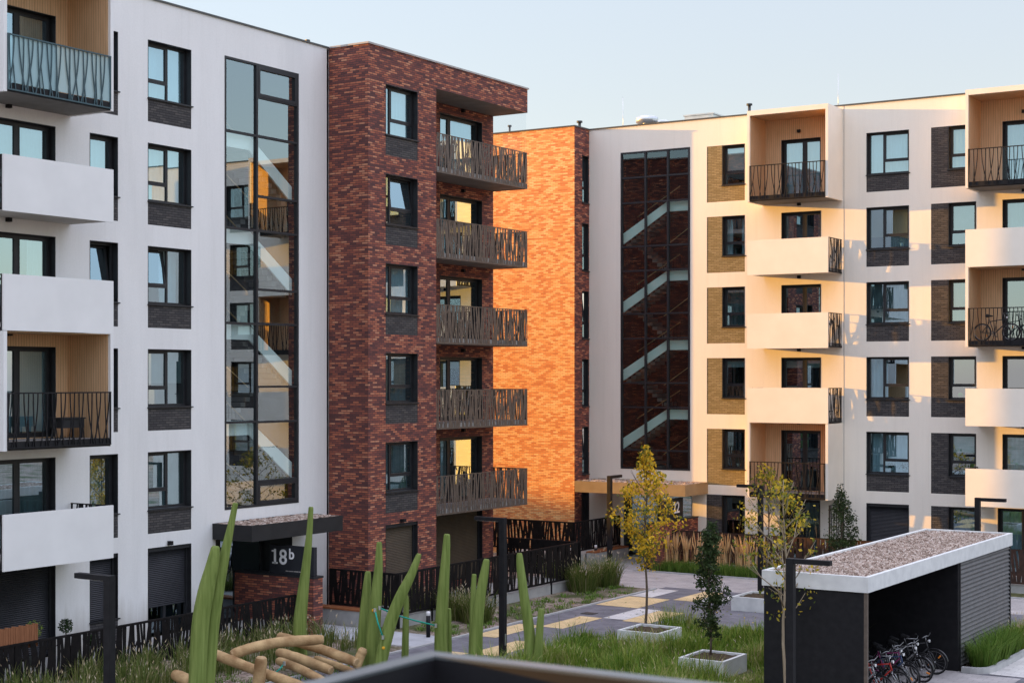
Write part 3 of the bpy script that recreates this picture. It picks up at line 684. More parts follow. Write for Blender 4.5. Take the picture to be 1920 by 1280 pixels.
c3 = ['sheer', 'blind:curtain_dim:.75', 'sheer:curtain_dim', None, 'blind:blind:.45']
d1 = ['sheer', 'sides:curtain_dim', None, 'blind:blind:.15', None]
d2 = ['sheer', 'sheer', 'sheer:curtain_green', None, 'sheer']
for r in range(5):
    for (u0, u1, ws, wk, cc) in ((-29.19, -27.44, -28.48, 'T', c1[r]), (-19.50, -17.73, -18.82, 'T', c3[r])):
        window(PE, E_, ws, u1, SILL[r], HEAD[r], wk, cc)
        m = MB(); facade(m, PE, u0, u1, BRK[r], HEAD[r], [(ws, u1, SILL[r], HEAD[r])], v=-.012)
        m.box(PE, u0, u0 + .01, -.06, -.012, BRK[r], HEAD[r]); m.build('brick_panel', 'brick_dark_sunlit' if u0 < -25 else 'brick_dark', E_)
    window(PE, E_, -22.14, -20.39, SILL[r], HEAD[r], 'R2', c2[r])
    MB().box(PE, -22.14, -20.39, -.06, -.006, BRK[r], SILL[r] - .036).build('brick_panel', 'brick_dark', E_)
    for (u0, u1) in ((-12.9, -11.15), (-10.2, -8.45)):
        window(PE, E_, u0, u1, SILL[r], HEAD[r], 'R2', R.choice(['sheer', 'sides']))
        MB().box(PE, u0, u1, -.06, -.006, BRK[r], SILL[r] - .036).build('brick_panel', 'brick_dark', E_)
    window(PE, E_, -25.80, -24.07, SLAB[r] + .22, HEAD[r], 'door', d1[r], sill=False, name='balcony_door', split=.55)
    window(PE, E_, -16.72, -15.0, SLAB[r] + .22, HEAD[r], 'door', d2[r], sill=False, name='balcony_door', split=.6)
    wall_lamp(PE, E_, -25.0, HEAD[r] + .32, .02 if r in (0, 4) else 0); wall_lamp(PE, E_, -15.9, HEAD[r] + .32, .02 if r in (0, 2) else 0)
DE = 1.60
loggia(PE, E_, *S1, SLAB[0], 18.8, (-25.80, -24.07, SLAB[0] + .22, HEAD[0]), DE, roof=True, pm='panel_cream')
for r in (1, 2, 3): parapet_balcony(PE, E_, *S1, SLAB[r], DE, pm='panel_cream')
loggia(PE, E_, *S1, SLAB[4], SLAB[3] - .01, (-25.80, -24.07, SLAB[4] + .22, HEAD[4]), DE, pm='panel_cream')
loggia(PE, E_, *S2, SLAB[0], 18.8, (-16.72, -15.0, SLAB[0] + .22, HEAD[0]), DE, roof=True, glassrail='glass_screen', pm='panel_cream')
loggia(PE, E_, *S2, SLAB[2], SLAB[1] - .01, (-16.72, -15.0, SLAB[2] + .22, HEAD[2]), DE, pm='panel_cream')
for r in (1, 3, 4): parapet_balcony(PE, E_, *S2, SLAB[r], DE, pm='panel_cream')
hE = [[16.66, 15.56, 13.64, 12.58, 10.7, 9.62, 7.68, 6.62, 4.75]]
stair_tower(PE, E_, -33.36, -29.98, 3.92, 17.79, [-32.14, -31.05], hE, True, None, (-30.02, -31.2, -33.33, [15.53, 12.53, 9.53, 6.53], 1.27, .42), [], gm='glass_stair_far')
window(PE, E_, -33.2, -29.9, .1, 2.9, 'door', None, sill=False, name='entrance_door', depth=.5, split=.45)
canopy(PE, E_, -34.42, -29.14, 2.2, 2.98, 3.46, 'canopy_tan')
# ground floor of the cream building
window(PE, E_, -28.5, -27.44, .3, 2.95, 'one', None, sill=False, name='terrace_door')
m = MB(); facade(m, PE, -29.21, -27.44, .3, 2.95, [(-28.5, -27.44, .3, 2.95)], v=-.012); m.build('brick_panel', 'brick_dark', E_)
window(PE, E_, -25.87, -24.1, .34, 2.90, 'door', 'right:curtain_dim', sill=False, name='terrace_door')
shutter(PE, E_, -22.14, -20.39, .3, 2.87)
window(PE, E_, -18.82, -17.73, .3, 2.87, 'one', 'sheer:curtain_dim', sill=False, name='terrace_door')
m = MB(); facade(m, PE, -19.5, -17.73, .3, 2.87, [(-18.82, -17.73, .3, 2.87)], v=-.012); m.build('brick_panel', 'brick_dark', E_)
window(PE, E_, -16.9, -15.0, .34, 2.9, 'door', 'sheer:curtain', sill=False, name='terrace_door')
# roof plant
def mushroom(x, y, z, s, name='roof_vent'):
    m = MB(); m.smooth = True; b = Vector((x, y, z)); up = Vector((0, 0, 1))
    m.tube([b, b + up * .55 * s], .2 * s, 12); m.tube([b + up * .5 * s, b + up * .56 * s, b + up * .78 * s, b + up * .84 * s], [.28 * s, .46 * s, .46 * s, .3 * s], 14); m.build(name, 'galvanised', re_)
mushroom(-33.55, 64.6, 18.9, 1.1); mushroom(-32.75, 64.6, 19.05, .62)
stub(-28.5, 64.6, 18.5, 1.35, .07).build('vent_pipe', 'coping', re_)
m = MB(); m.box(W, -31.6, -30.2, 64.5, 66, 18.5, 19.62); m.box(W, -31.65, -30.15, 64.45, 66.05, 19.62, 19.68); m.build('roof_hatch', 'galvanised', re_)
for x in (-34.2, -24.0): stub(x, 63.5, 18.5, 2.1, .012, False).build('lightning_rod', 'galvanised', re_)
# ================================================================== GROUND
def sheet(name, x0, x1, y0, y1, z, mat, n=1):
    m = MB(); m.face([(x0, y0, z), (x1, y0, z), (x1, y1, z), (x0, y1, z)]); return m.build(name, mat, None, kind='structure')
sheet('ground', -600, 600, -300, 900, 0, 'ground')
m = MB(); m.face([(-27.2, 20, .004), (-21.0, 20, .004), (-21.0, 57.7, .004), (-27.2, 57.7, .004)]); m.face([(-21.0, 46, .004), (-5, 46, .004), (-5, 57.7, .004), (-21.0, 57.7, .004)]); m.face([(-12.6, 20, .004), (-3, 20, .004), (-3, 46, .004), (-12.6, 46, .004)])
m.build('path', 'paver_dark', None, kind='structure')
m = MB(); m.face([(-33.2, 53.2, .005), (-27.2, 53.2, .005), (-27.2, 61.6, .005), (-33.2, 61.6, .005)]); m.face([(-27.2, 53.9, .008), (-5, 53.9, .008), (-5, 57.7, .008), (-27.2, 57.7, .008)])
m.face([(-15.3, 35.5, .006), (-12.6, 35.5, .006), (-12.6, 42.7, .006), (-15.3, 42.7, .006)]); m.face([(-12.6, 35.0, .012), (-11.0, 35.0, .012), (-11.0, 42.4, .012), (-12.6, 42.4, .012)])
m.build('plaza', 'paver_grey', None, kind='structure')
m = MB(); m.face([(-33.6, 37.9, .006), (-27.2, 37.9, .006), (-27.2, 39.95, .006), (-33.6, 39.95, .006)]); m.build('entrance_path', 'paver_concrete', None, kind='structure')
PATCH = {'paver_yellow': [(-27.15, -25.5, 48.4, 50.9), (-26.25, -25.42, 43.2, 45.8), (-27.1, -26.25, 40.6, 43.35), (-25.42, -24.5, 37.9, 40.5), (-26.3, -25.42, 35.2, 37.9), (-24.6, -23.6, 45.6, 48.2), (-23.6, -22.7, 52.6, 53.85), (-25.4, -24.6, 50.9, 53.5), (-12.6, -11.9, 47.2, 49.6), (-19.5, -18.0, 49, 51)],
         'paver_light': [(-25.42, -24.6, 45.8, 48.35), (-27.15, -26.3, 51.0, 53.2), (-24.6, -23.7, 50.8, 52.6), (-11.9, -10.9, 42.6, 45.8)]}
for k, mt in enumerate(PATCH):
    m = MB()
    for i, (a, b, c, d) in enumerate(PATCH[mt]): m.face([(a, c, .013 + k * .004), (b, c, .013 + k * .004), (b, d, .013 + k * .004), (a, d, .013 + k * .004)])
    m.build('paving_patch', mt, None, kind='structure')
m = MB(); m.box(W, -27.3, -27.2, 20, 53.2, -.05, .05); m.box(W, -30.6, -24.6, 57.7, 57.8, -.05, .06); m.box(W, -33.6, -27.3, 37.8, 37.9, -.05, .03); m.box(W, -24.6, -6, 57.7, 57.8, -.05, .06)
m.box(W, -22.98, -22.9, 20, 36.5, -.05, .04); m.box(W, -24.27, -12.7, 45.5, 45.58, -.05, .04) if False else None
m.build('kerb', 'kerb', None, kind='structure')
# rounded kerb of the bed beside the louvred shelter wall
m = MB(); pts = [(-12.6, 42.55)] + [(-12.35 + .75 * math.sin(t) * .6, 43.1 - .55 * math.cos(t) * 1) for t in [i * math.pi / 2 / 5 for i in range(6)]] + [(-11.85, 46.5), (-12.0, 47.8), (-12.3, 48.8), (-12.75, 49.3)]
vs = []
for i, (x, y) in enumerate(pts):
    a = Vector(pts[min(i + 1, len(pts) - 1)]) - Vector(pts[max(i - 1, 0)]); a.normalize(); nn = Vector((-a.y, a.x)) * .07
    for s in (1, -1): vs += [(x + s * nn.x, y + s * nn.y, 0.0), (x + s * nn.x, y + s * nn.y, .16)]
fs = []
for i in range(len(pts) - 1):
    a = 4 * i; fs += [(a, a + 4, a + 5, a + 1), (a + 2, a + 3, a + 7, a + 6), (a + 1, a + 5, a + 7, a + 3)]
fs += [(0, 1, 3, 2), (len(vs) - 4, len(vs) - 3, len(vs) - 1, len(vs) - 2)]
m.raw(vs, fs); m.build('bed_kerb', 'kerb', None, kind='structure')
m = MB(); m.raw([(x, y, .09) for x, y in pts] + [(-12.66, 49.3, .09), (-12.66, 42.55, .09)], [tuple(range(len(pts) + 2))]); m.build('planting_bed', 'soil', None, kind='structure')
m = MB(); m.face([(-22.9, 20, .010), (-15.35, 20, .010), (-15.35, 45.5, .010), (-21.35, 45.5, .010), (-23.75, 41.3, .010), (-23.3, 37, .010)]); m.build('meadow_ground', 'soil_grass', None, kind='structure')
sheet('reed_bed', -30.0, -6, 57.8, 59.2, .009, 'soil_grass')
m = MB(); m.box(W, XA, -31.95, 14, 38.0, 0, .33); m.box(W, XB + .01, -29.86, 40.45, 51.72, 0, .33); m.box(W, -29.0, -6, 59.26, YE - .01, 0, .30); m.box(W, -36.6, -33.4, 57.6, YD - .01, 0, .45)
m.build('terrace', 'concrete', None, kind='structure')
# unseen ridge added to shade the courtyard floor and wall bases
m = MB(); vs = []; n = 40
for i in range(n + 1):
    y = -160 + 360 * i / n; h = 13.1 + 1.2 * math.sin(i * .9) * .3
    vs += [(-140, y, 0), (-150, y, h), (-190, y, h * .9), (-230, y, 0)]
m.raw(vs, [(4 * i + j, 4 * i + 4 + j, 4 * i + 5 + j, 4 * i + 1 + j) for i in range(n) for j in range(3)]); m.build('shade_ridge', 'soil_grass', None, kind='structure')
# ================================================================== LOW WALLS, SIGNS, BENCHES
def low_wall(label, P, u0, u1, thick, z0, z1, base):
    t = thing('brick_wall', label, 'low wall', base)
    MB().box(P, u0, u1, -thick, 0, z0, z1 - .06).build('wall', 'brick_red', t)
    MB().box(P, u0 - .02, u1 + .02, -thick - .02, .02, z1 - .06, z1).build('coping', 'frame_dark', t)
P18 = frameY(38.06); low_wall('low dark red brick wall carrying the sign 18b beside the left entrance', P18, -34.5, -31.28, .45, 0, 1.78, (-32.4, 38.06, 0))
P22 = frameX(-29.6); low_wall('low brick wall carrying the sign 22 at the far entrance', P22, 58.05, YE - .02, .4, 0, 2.0, (-29.4, 60.2, 0))
def text_part(s, size, P, u, w, v, parent, name, mat='lettering', ext=.004, flip=False):
    cu = bpy.data.curves.new(name, 'FONT'); cu.body = s; cu.size = size; cu.extrude = ext; cu.offset = .009; cu.resolution_u = 4
    o = bpy.data.objects.new('tmp', cu); COL.objects.link(o)
    dg = bpy.context.evaluated_depsgraph_get(); me = bpy.data.meshes.new_from_object(o.evaluated_get(dg)); 
    q = MB()
    q.raw([P(u + vv.co.x, v + vv.co.z, w + vv.co.y) for vv in me.vertices], [tuple(p.vertices) for p in me.polygons])
    bpy.data.objects.remove(o); bpy.data.curves.remove(cu); bpy.data.meshes.remove(me)
    return q.build(name, mat, parent)
t = thing('house_number_sign', 'black sign panel reading 18b standing on the low brick wall', 'sign', (-32.2, 37.95, 1.8))
MB().box(P18, -33.08, -31.30, -.20, -.04, 1.785, 2.68).build('panel', 'sign_face', t, bevel=.01)
text_part('18', .66, P18, -33.02, 2.10, -.034, t, 'number'); text_part('b', .46, P18, -32.30, 2.28, -.034, t, 'letter')
m = MB(); m.box(P18, -32.965, -32.745, -.036, -.030, 2.10, 2.15); m.box(P18, -32.985, -32.89, -.036, -.030, 2.47, 2.52); m.build('number_foot', 'lettering', t)
m = MB(); m.box(P18, -32.42, -32.30, -.037, -.033, 1.885, 1.91); m.box(P18, -32.28, -32.12, -.037, -.033, 1.885, 1.91); m.box(P18, -32.10, -31.92, -.037, -.033, 1.885, 1.91); m.box(P18, -31.90, -31.80, -.037, -.033, 1.885, 1.91); m.build('small_lettering', 'coping_light', t)
t = thing('house_number_sign', 'dark sign panel reading 22 standing on the low wall of the far entrance', 'sign', (-29.45, 60, 2.0))
MB().box(P22, 58.6, 60.4, -.22, -.06, 2.005, 2.88).build('panel', 'sign_face', t, bevel=.01)
text_part('22', .66, P22, 59.4, 2.28, -.054, t, 'number')
m = MB(); m.box(P22, 59.6, 60.1, -.057, -.053, 2.1, 2.13); m.build('small_lettering', 'coping_light', t)
def bench(label, x0, x1, y0, y1, base):
    t = thing('concrete_bench', label, 'bench', base)
    MB().box(W, x0, x1, y0, y1, 0, .50).build('base', 'concrete', t); m = MB()
    if x1 - x0 > y1 - y0:
        for k in range(3): a = y0 - .03 + (y1 - y0 + .06) * k / 3; m.box(W, x0, x1, a, a + (y1 - y0 + .06) / 3 - .012, .502, .56)
    else:
        for k in range(3): a = x0 - .03 + (x1 - x0 + .06) * k / 3; m.box(W, a, a + (x1 - x0 + .06) / 3 - .012, y0, y1, .502, .56)
    m.build('seat', 'rust_wood', t)
bench('concrete bench wall with rusty timber seat beside the left entrance path', -33.6, -30.75, 40.0, 40.38, (-32.1, 40.2, 0))
bench('concrete bench wall with rusty timber seat beside the far entrance', -33.3, -32.9, 58.6, 61.6, (-33.1, 60, 0))
# ================================================================== FENCES
def fence(label, segs, group=None, seed=1, mat='fence_black', dens=(.1, .080, .118)):
    "segs: list of (frame, u0, u1, z0, z1, v)"
    P, u0, u1, z0, z1, v = segs[0]
    t = thing('garden_fence', label, 'fence', Vector(P(u0, v, 0)), group)
    for k, (P, u0, u1, z0, z1, v) in enumerate(segs):
        n = max(1, round((u1 - u0) / 1.9)); 
        for i in range(n):
            a, b = u0 + (u1 - u0) * i / n, u0 + (u1 - u0) * (i + 1) / n
            m = MB(); perforated(m, P, a + .01, b - .01, z0, z1, v, *dens, seed=seed * 100 + k * 20 + i, rail=.04); m.build('panel', mat, t)
        for i in range(n + 1):
            a = u0 + (u1 - u0) * i / n; MB().box(P, a - .025, a + .025, v - .075, v - .02, 0, z1 - .02).build('post', 'fence_black', t)
        MB().box(P, u0, u1, v - .08, v - .015, z1 - .015, z1 + .015).build('top_rail', 'fence_black', t)
fence('black fretwork garden fence along the white block behind the climbing posts', [(frameX(-31.9), 18.0, 38.0, .06, 1.2, 0)], seed=1)
fence('black fretwork fence wrapped around the dark brick terrace', [(frameY(40.42), -32.55, -29.8, .58, 1.72, 0), (frameX(-29.8), 40.45, 51.8, .42, 1.73, 0), (frameY(51.85), -33.5, -29.8, .42, 1.73, -.04)], seed=3)
fence('black fretwork fence below the blank sunlit brick wall', [(frameY(57.5), -38.5, -33.3, .62, 1.86, 0), (frameX(-33.3), 57.5, 61.6, .62, 1.86, 0)], seed=5)
fence('brownish black fretwork fence behind the tall reeds along the cream block', [(frameY(59.2), -29.58, -8.0, .35, 1.60, 0)], seed=8, mat='fence_brown')
t = thing('privacy_screen', 'tall dark fretwork privacy screen standing on the terrace under the cream balcony', 'screen', (-23.1, 60.9, .3))
m = MB(); PS = frameX(-23.1)
m.box(PS, 60.12, 60.17, -.02, .02, .3, 2.85); m.box(PS, YE - .08, YE - .03, -.02, .02, .3, 2.85); m.build('frame', 'metal_black', t)
m = MB(); perforated(m, PS, 60.17, YE - .08, .35, 2.85, 0, .22, .07, .11, seed=77, bridges=False); m.build('panel', 'metal_black', t)
# bamboo screen + pots on the left terrace
m = MB(); P31 = frameX(-31.98)
for i in range(60): 
    a = 24.6 + i * .055; m.box(P31, a, a + .048, -.03 + .004 * (i % 3), .0 + .004 * (i % 3), 1.05, 1.62 + .01 * ((i * 7) % 4))
tag(m.build('bamboo_screen', 'bamboo', None, origin=(-31.98, 26.2, 1.05)), 'brown bamboo privacy mat tied on top of the black fence', 'screen')
# ================================================================== FOLIAGE
def leaf_cloud(m, n, shape, size, rnd, squash=.55):
    for _ in range(n):
        p = shape(rnd)
        if p is None: continue
        s = size * rnd.uniform(.6, 1.3)
        a = Vector((rnd.gauss(0, 1), rnd.gauss(0, 1), rnd.gauss(0, .7))).normalized(); b = a.orthogonal().normalized()
        q = Matrix.Rotation(rnd.uniform(0, 6.28), 3, a); b = q @ b; c = a.cross(b)
        m.face([p - b * s * .5, p + c * s * squash * .5, p + b * s * .5, p - c * s * squash * .5])
def tree(name, label, cat, base, z_trunk0, prof, n, size, leaf, bark, seed, trunk_r=.035, clump=.22, nclump=40, dens_top=1.0, group=None, limbs=14, lean=(0, 0)):
    "prof: list of (z, radius) of the crown outline"
    rnd = random.Random(seed); base = Vector(base)
    t = thing(name, label, cat, (base.x, base.y, z_trunk0), group)
    zb, zt = prof[0][0], prof[-1][0]
    def rad_at(z):
        for (z0, r0), (z1, r1) in zip(prof, prof[1:]):
            if z0 <= z <= z1: return r0 + (r1 - r0) * (z - z0) / (z1 - z0)
        return .05
    def ax(z): return Vector((base.x + lean[0] * (z - z_trunk0) + .03 * math.sin(z * 2.1 + seed), base.y + lean[1] * (z - z_trunk0) + .03 * math.cos(z * 1.7 + seed), z))
    m = MB(); m.smooth = True
    zs = [z_trunk0 + (zt - .1 - z_trunk0) * i / 10 for i in range(11)]
    m.tube([ax(z) for z in zs], [trunk_r * (1.15 - .95 * i / 10) for i in range(11)], 7); m.build('trunk', bark, t)
    m = MB(); m.smooth = True; tips = []
    for i in range(limbs):
        z = zb + (zt - zb) * (i + .3) / limbs * .85; r = rad_at(min(z + .35, zt - .05)) * rnd.uniform(.65, 1.0); th = i * 2.4 + rnd.uniform(-.4, .4)
        p0 = ax(z); p2 = ax(min(z + .25 + r * .8, zt - .05)) + Vector((math.cos(th) * r, math.sin(th) * r, 0)); p1 = (p0 + p2) / 2 + Vector((math.cos(th), math.sin(th), -.4)) * r * .12
        m.tube([p0, p1, p2], [trunk_r * .45, trunk_r * .3, trunk_r * .1], 5); tips += [p1, p2, (p1 + p2) / 2]
        for _ in range(2):
            th2 = th + rnd.uniform(-1, 1); q = p1 + Vector((math.cos(th2) * r * .4, math.sin(th2) * r * .4, rnd.uniform(.1, .35))); m.tube([p1, q], [trunk_r * .2, trunk_r * .08], 4); tips.append(q)
    m.build('branch', bark, t)
    cl = []
    for _ in range(nclump):
        if rnd.random() < .55 and tips: c = rnd.choice(tips) + Vector((rnd.gauss(0, .08), rnd.gauss(0, .08), rnd.gauss(0, .1)))
        else:
            z = zb + (zt - zb) * rnd.random() ** dens_top; r = rad_at(z) * math.sqrt(rnd.random()) * rnd.uniform(.8, 1.25); th = rnd.uniform(0, 6.28); c = ax(z) + Vector((math.cos(th) * r, math.sin(th) * r, 0))
        cl.append((c, clump * rnd.uniform(.6, 1.3)))
    def shape(rn):
        c, s = rn.choice(cl); p = c + Vector((rn.gauss(0, s), rn.gauss(0, s), rn.gauss(0, s * .9)))
        if not (zb - .15 < p.z < zt + .1): return None
        a = ax(p.z); d = math.hypot(p.x - a.x, p.y - a.y)
        return p if d < rad_at(min(max(p.z, zb + .01), zt - .01)) * 1.45 + .05 else None
    m = MB(); leaf_cloud(m, n, shape, size, rnd); m.build('crown', leaf, t)
    return t
def blades(m, cx, cy, z0, n, rx, ry, h, rnd, w=.012, spread=.35, seeds=None, hvar=.35):
    for _ in range(n):
        a = rnd.uniform(0, 6.28); rr = math.sqrt(rnd.random()); x, y = cx + math.cos(a) * rr * rx, cy + math.sin(a) * rr * ry
        d = Vector((math.cos(a) * rr + rnd.gauss(0, .35), math.sin(a) * rr + rnd.gauss(0, .35), 0)) * spread
        hh = h * rnd.uniform(1 - hvar, 1 + hvar * .5); b = Vector((x, y, z0)); s = Vector((-d.y, d.x, 0)); s = s.normalized() * w if s.length > 1e-4 else Vector((w, 0, 0))
        p1 = b + d * hh * .35 + Vector((0, 0, hh * .6)); p2 = b + d * hh + Vector((0, 0, hh * rnd.uniform(.82, 1.0)))
        i = len(m.v); m.v += [tuple(b - s), tuple(b + s), tuple(p1 + s * .8), tuple(p1 - s * .8), tuple(p2)]
        m.f += [(i, i + 1, i + 2, i + 3), (i + 3, i + 2, i + 4)]; m.mi += [m.cur] * 2; m.sm += [False] * 2
        if seeds is not None and rnd.random() < seeds:
            k = m.cur; m.mat('seed_head'); u = (p2 - p1).normalized(); e = p2 + u * .13; mid = p2 + u * .05; s2 = s.normalized() * .014
            i = len(m.v); m.v += [tuple(p2), tuple(mid + s2), tuple(e), tuple(mid - s2)]; m.f.append((i, i + 1, i + 2, i + 3)); m.mi.append(m.cur); m.sm.append(False); m.cur = k
# ------------------------------------------------------------------ planters and trees
def planter(label, cx, cy, sx, sy, h=.48):
    t = thing('tree_planter', label, 'planter', (cx, cy, 0)); th = .09; x0, x1, y0, y1 = cx - sx / 2, cx + sx / 2, cy - sy / 2, cy + sy / 2
    m = MB(); m.box(W, x0, x1, y0, y0 + th, 0, h); m.box(W, x0, x1, y1 - th, y1, 0, h); m.box(W, x0, x0 + th, y0 + th, y1 - th, 0, h); m.box(W, x1 - th, x1, y0 + th, y1 - th, 0, h)
    m.build('box', 'planter_white', t, bevel=.008)
    s = MB(); n = 12; vs = [(x0 + th + (sx - 2 * th) * i / n, y0 + th + (sy - 2 * th) * j / n, h - .07 + R.uniform(-.015, .03)) for j in range(n + 1) for i in range(n + 1)]
    s.raw(vs, [(j * (n + 1) + i, j * (n + 1) + i + 1, (j + 1) * (n + 1) + i + 1, (j + 1) * (n + 1) + i) for j in range(n) for i in range(n)]); s.build('soil', 'soil', t)
P1 = (-21.75, 42.05); P2 = (-18.2, 38.85); P3 = (-21.85, 50.55)
planter('white concrete planter box holding the thin yellow leaved tree', *P1, 1.38, 1.5)
planter('white concrete planter box in the grass holding the dark green upright tree', *P2, 1.32, 1.5)
planter('white concrete planter box half hidden behind the bicycle shelter', *P3, 1.5, 1.7)
tree('maple_tree', 'slender young maple with dense golden yellow leaves in the planter beside the path', 'tree', onZ(1211, 1172, .42), .40, [(2.1, .16), (2.6, .42), (3.1, .74), (3.7, .90), (4.3, .80), (4.75, .58), (5.1, .24), (5.5, .14), (5.9, .07)], 2800, .12, 'leaf_yellow', 'bark', 11, .038, .115, 120, 1.05, limbs=24)
tree('hornbeam_tree', 'narrow upright dark green hornbeam in the planter among the grass', 'tree', onZ(1331, 1226, .42), .40, [(.7, .10), (1.2, .27), (1.7, .42), (2.1, .40), (2.5, .27), (3.1, .25), (3.6, .19), (3.95, .06)], 4800, .085, 'leaf_green', 'bark', 12, .03, .07, 150, .95, limbs=30)
tree('maple_tree', 'young maple with sparse green and yellow leaves in front of the bicycle shelter', 'tree', onZ(1471, 1338), .0, [(2.2, .3), (2.7, .75), (3.2, 1.0), (3.9, .95), (4.6, .72), (5.2, .4), (5.6, .1)], 560, .105, 'leaf_mixed', 'bark_pale', 13, .042, .11, 70, 1.0, limbs=22)
tree('maple_tree', 'young maple with sparse yellow leaves in the planter behind the bicycle shelter', 'tree', onZ(1440, 1112, .42), .40, [(1.3, .25), (1.8, .85), (2.6, 1.25), (3.3, 1.25), (3.9, .9), (4.5, .45), (4.95, .12)], 1150, .125, 'leaf_mixed', 'bark', 14, .035, .13, 80, 1.0, limbs=22)
c = onZ(1622, 1062)
tree('hornbeam_tree', 'dark green columnar tree against the shaded cream wall behind the bicycle shelter', 'tree', (-21.9, 58.3, 0), .0, [(.4, .2), (1.0, .46), (1.8, .55), (2.5, .46), (3.0, .26), (3.75, .06)], 3600, .09, 'leaf_green', 'bark', 15, .03, .12, 80, 1.0, limbs=20)
# ------------------------------------------------------------------ grasses
rnd = random.Random(21)
m = MB().mat('grass'); m.mats += ['seed_head']
for i in range(2700):
    x = rnd.uniform(-24.2, -15.5); y = rnd.uniform(33.0, 45.4)
    dp = min(max(abs(x - a) - .66, abs(y - b) - .75) for a, b in (P1, P2))
    if dp < .22 or y > 41.4 + (x + 24.2) * 1.45 or x < -23.2 - (y - 37) * .15: continue
    near = min(1, .35 + max(0, dp - .2) * .6)
    k = .80 + .30 * math.sin(x * 1.3 + y * .7) + .25 * math.sin(y * 1.9) + .2 * math.sin(x * 3.1)
    blades(m, x, y, 0, 17, .25, .25, .62 * near * max(.42, k) * rnd.uniform(.5, 1.5), rnd, .010, .55, .015)
tag(m.build('tall_grass', None), 'tall green meadow grass filling the bed around the white planters', 'grass', kind='stuff')
m = MB().mat('grass_dark'); m.mats += ['seed_head']
for i in range(330):
    x = -31.7 + 3.0 * rnd.random() ** 1.5; y = rnd.uniform(25.5, 37.6); blades(m, x, y, 0, 14, .22, .22, .66 * rnd.uniform(.5, 1.3), rnd, .011, .5, .14)
tag(m.build('fountain_grass', None), 'shaggy fountain grass with pale seed heads growing along the left black fence', 'grass', kind='stuff')
def clump(name, label, x, y, n, r, h, mat, seeds, seed, group=None, z=0, spread=.5, w=.011, cat='ornamental grass'):
    rn = random.Random(seed); m = MB().mat(mat)
    if seeds: m.mats += ['seed_head']
    blades(m, x, y, z, n, r, r, h, rn, w, spread, seeds)
    o = m.build(name, None, None, origin=(x, y, z)); tag(o, label, cat, group); return o
cl = [(745, 1150, 'behind the leaning green post'), (790, 1158, 'left of the tallest middle green post'), (852, 1160, 'right of the tallest middle green post'), (893, 1166, 'behind the short green post beside the middle lamp'),
      (1050, 1098, 'at the fence corner, leftmost of the far three'), (1092, 1108, 'in the middle of the far three at the fence corner'), (1135, 1098, 'at the fence corner, rightmost of the far three')]
for i, (px, py, lb) in enumerate(cl):
    p = onZ(px, py); clump('fountain_grass_clump', 'bushy fountain grass ' + lb, p.x, p.y, 620, .52, .95 if i < 4 else 1.1, 'grass_dark', .20, 100 + i, 'fountain grass clumps on the gravel')
p = onZ(1850, 1235, .1)
for i, (x, y, s) in enumerate([(-12.25, 43.3, .8), (-12.2, 44.4, .85), (-12.25, 45.6, .8), (-12.3, 46.8, .7), (-12.4, 47.8, .65)]):
    clump('bed_grass_clump', ['bright green grass at the near end of the louvred wall', 'bright green grass second from the near end of the louvred wall', 'bright green grass in the middle of the louvred wall bed', 'grass second from the far end of the louvred wall bed', 'faded grass at the far end of the louvred wall'][i], x, y, 420, .33, s, 'grass_bright' if i < 3 else 'grass', .12 if i > 2 else 0, 140 + i, 'grass clumps along the louvred shelter wall', .09, .55)
rn = random.Random(5); m = MB().mat('grass_bright')
for i in range(380): blades(m, rn.uniform(-30.0, -16), rn.uniform(57.95, 58.7), 0, 16, .22, .2, .50, rn, .014, .6)
tag(m.build('ground_cover', None), 'low green ground cover at the foot of the tall reeds', 'ground cover', kind='stuff')
for i, px in enumerate([1250, 1268, 1288, 1306, 1347, 1365, 1383, 1401, 1420]):
    q = ray(px, 1000); yy = 58.65 + R.uniform(-.18, .2); p = Vector((q[0] * yy / q[1] + R.uniform(-.12, .12), yy, 0)); m = MB().mat('reed'); rn = random.Random(200 + i)
    blades(m, p.x, p.y, 0, 24, .18, .14, 1.3, rn, .014, .10, None, .2)
    for k in range(20):
        a = rn.uniform(0, 6.28); d = Vector((math.cos(a), math.sin(a), 0)) * rn.uniform(.02, .20); b = Vector((p.x, p.y, rn.uniform(.8, 1.0))) + d; tp = Vector((p.x, p.y, rn.uniform(1.15, 1.68))) + d * 1.9
        m.tube([b, b.lerp(tp, .45), tp], [.006, rn.uniform(.014, .028), .004], 4)
    o = m.build('reed_clump', None, None, origin=(p.x, p.y, 0)); tag(o, 'golden feather reed clump, number %s from the left before the brownish fence' % ['one', 'two', 'three', 'four', 'five', 'six', 'seven', 'eight', 'nine'][i], 'reed grass', 'golden reed clumps before the far fence')
    o['label'] = ['leftmost golden feather reed clump, beside the far entrance wall', 'second golden reed clump from the far entrance wall', 'third golden reed clump from the far entrance wall', 'golden reed clump just left of the dark green hornbeam', 'golden reed clump just right of the dark green hornbeam', 'second golden reed clump right of the dark green hornbeam', 'third golden reed clump right of the dark green hornbeam', 'golden reed clump second from the far lamp post', 'rightmost golden reed clump, beside the far lamp post'][i]
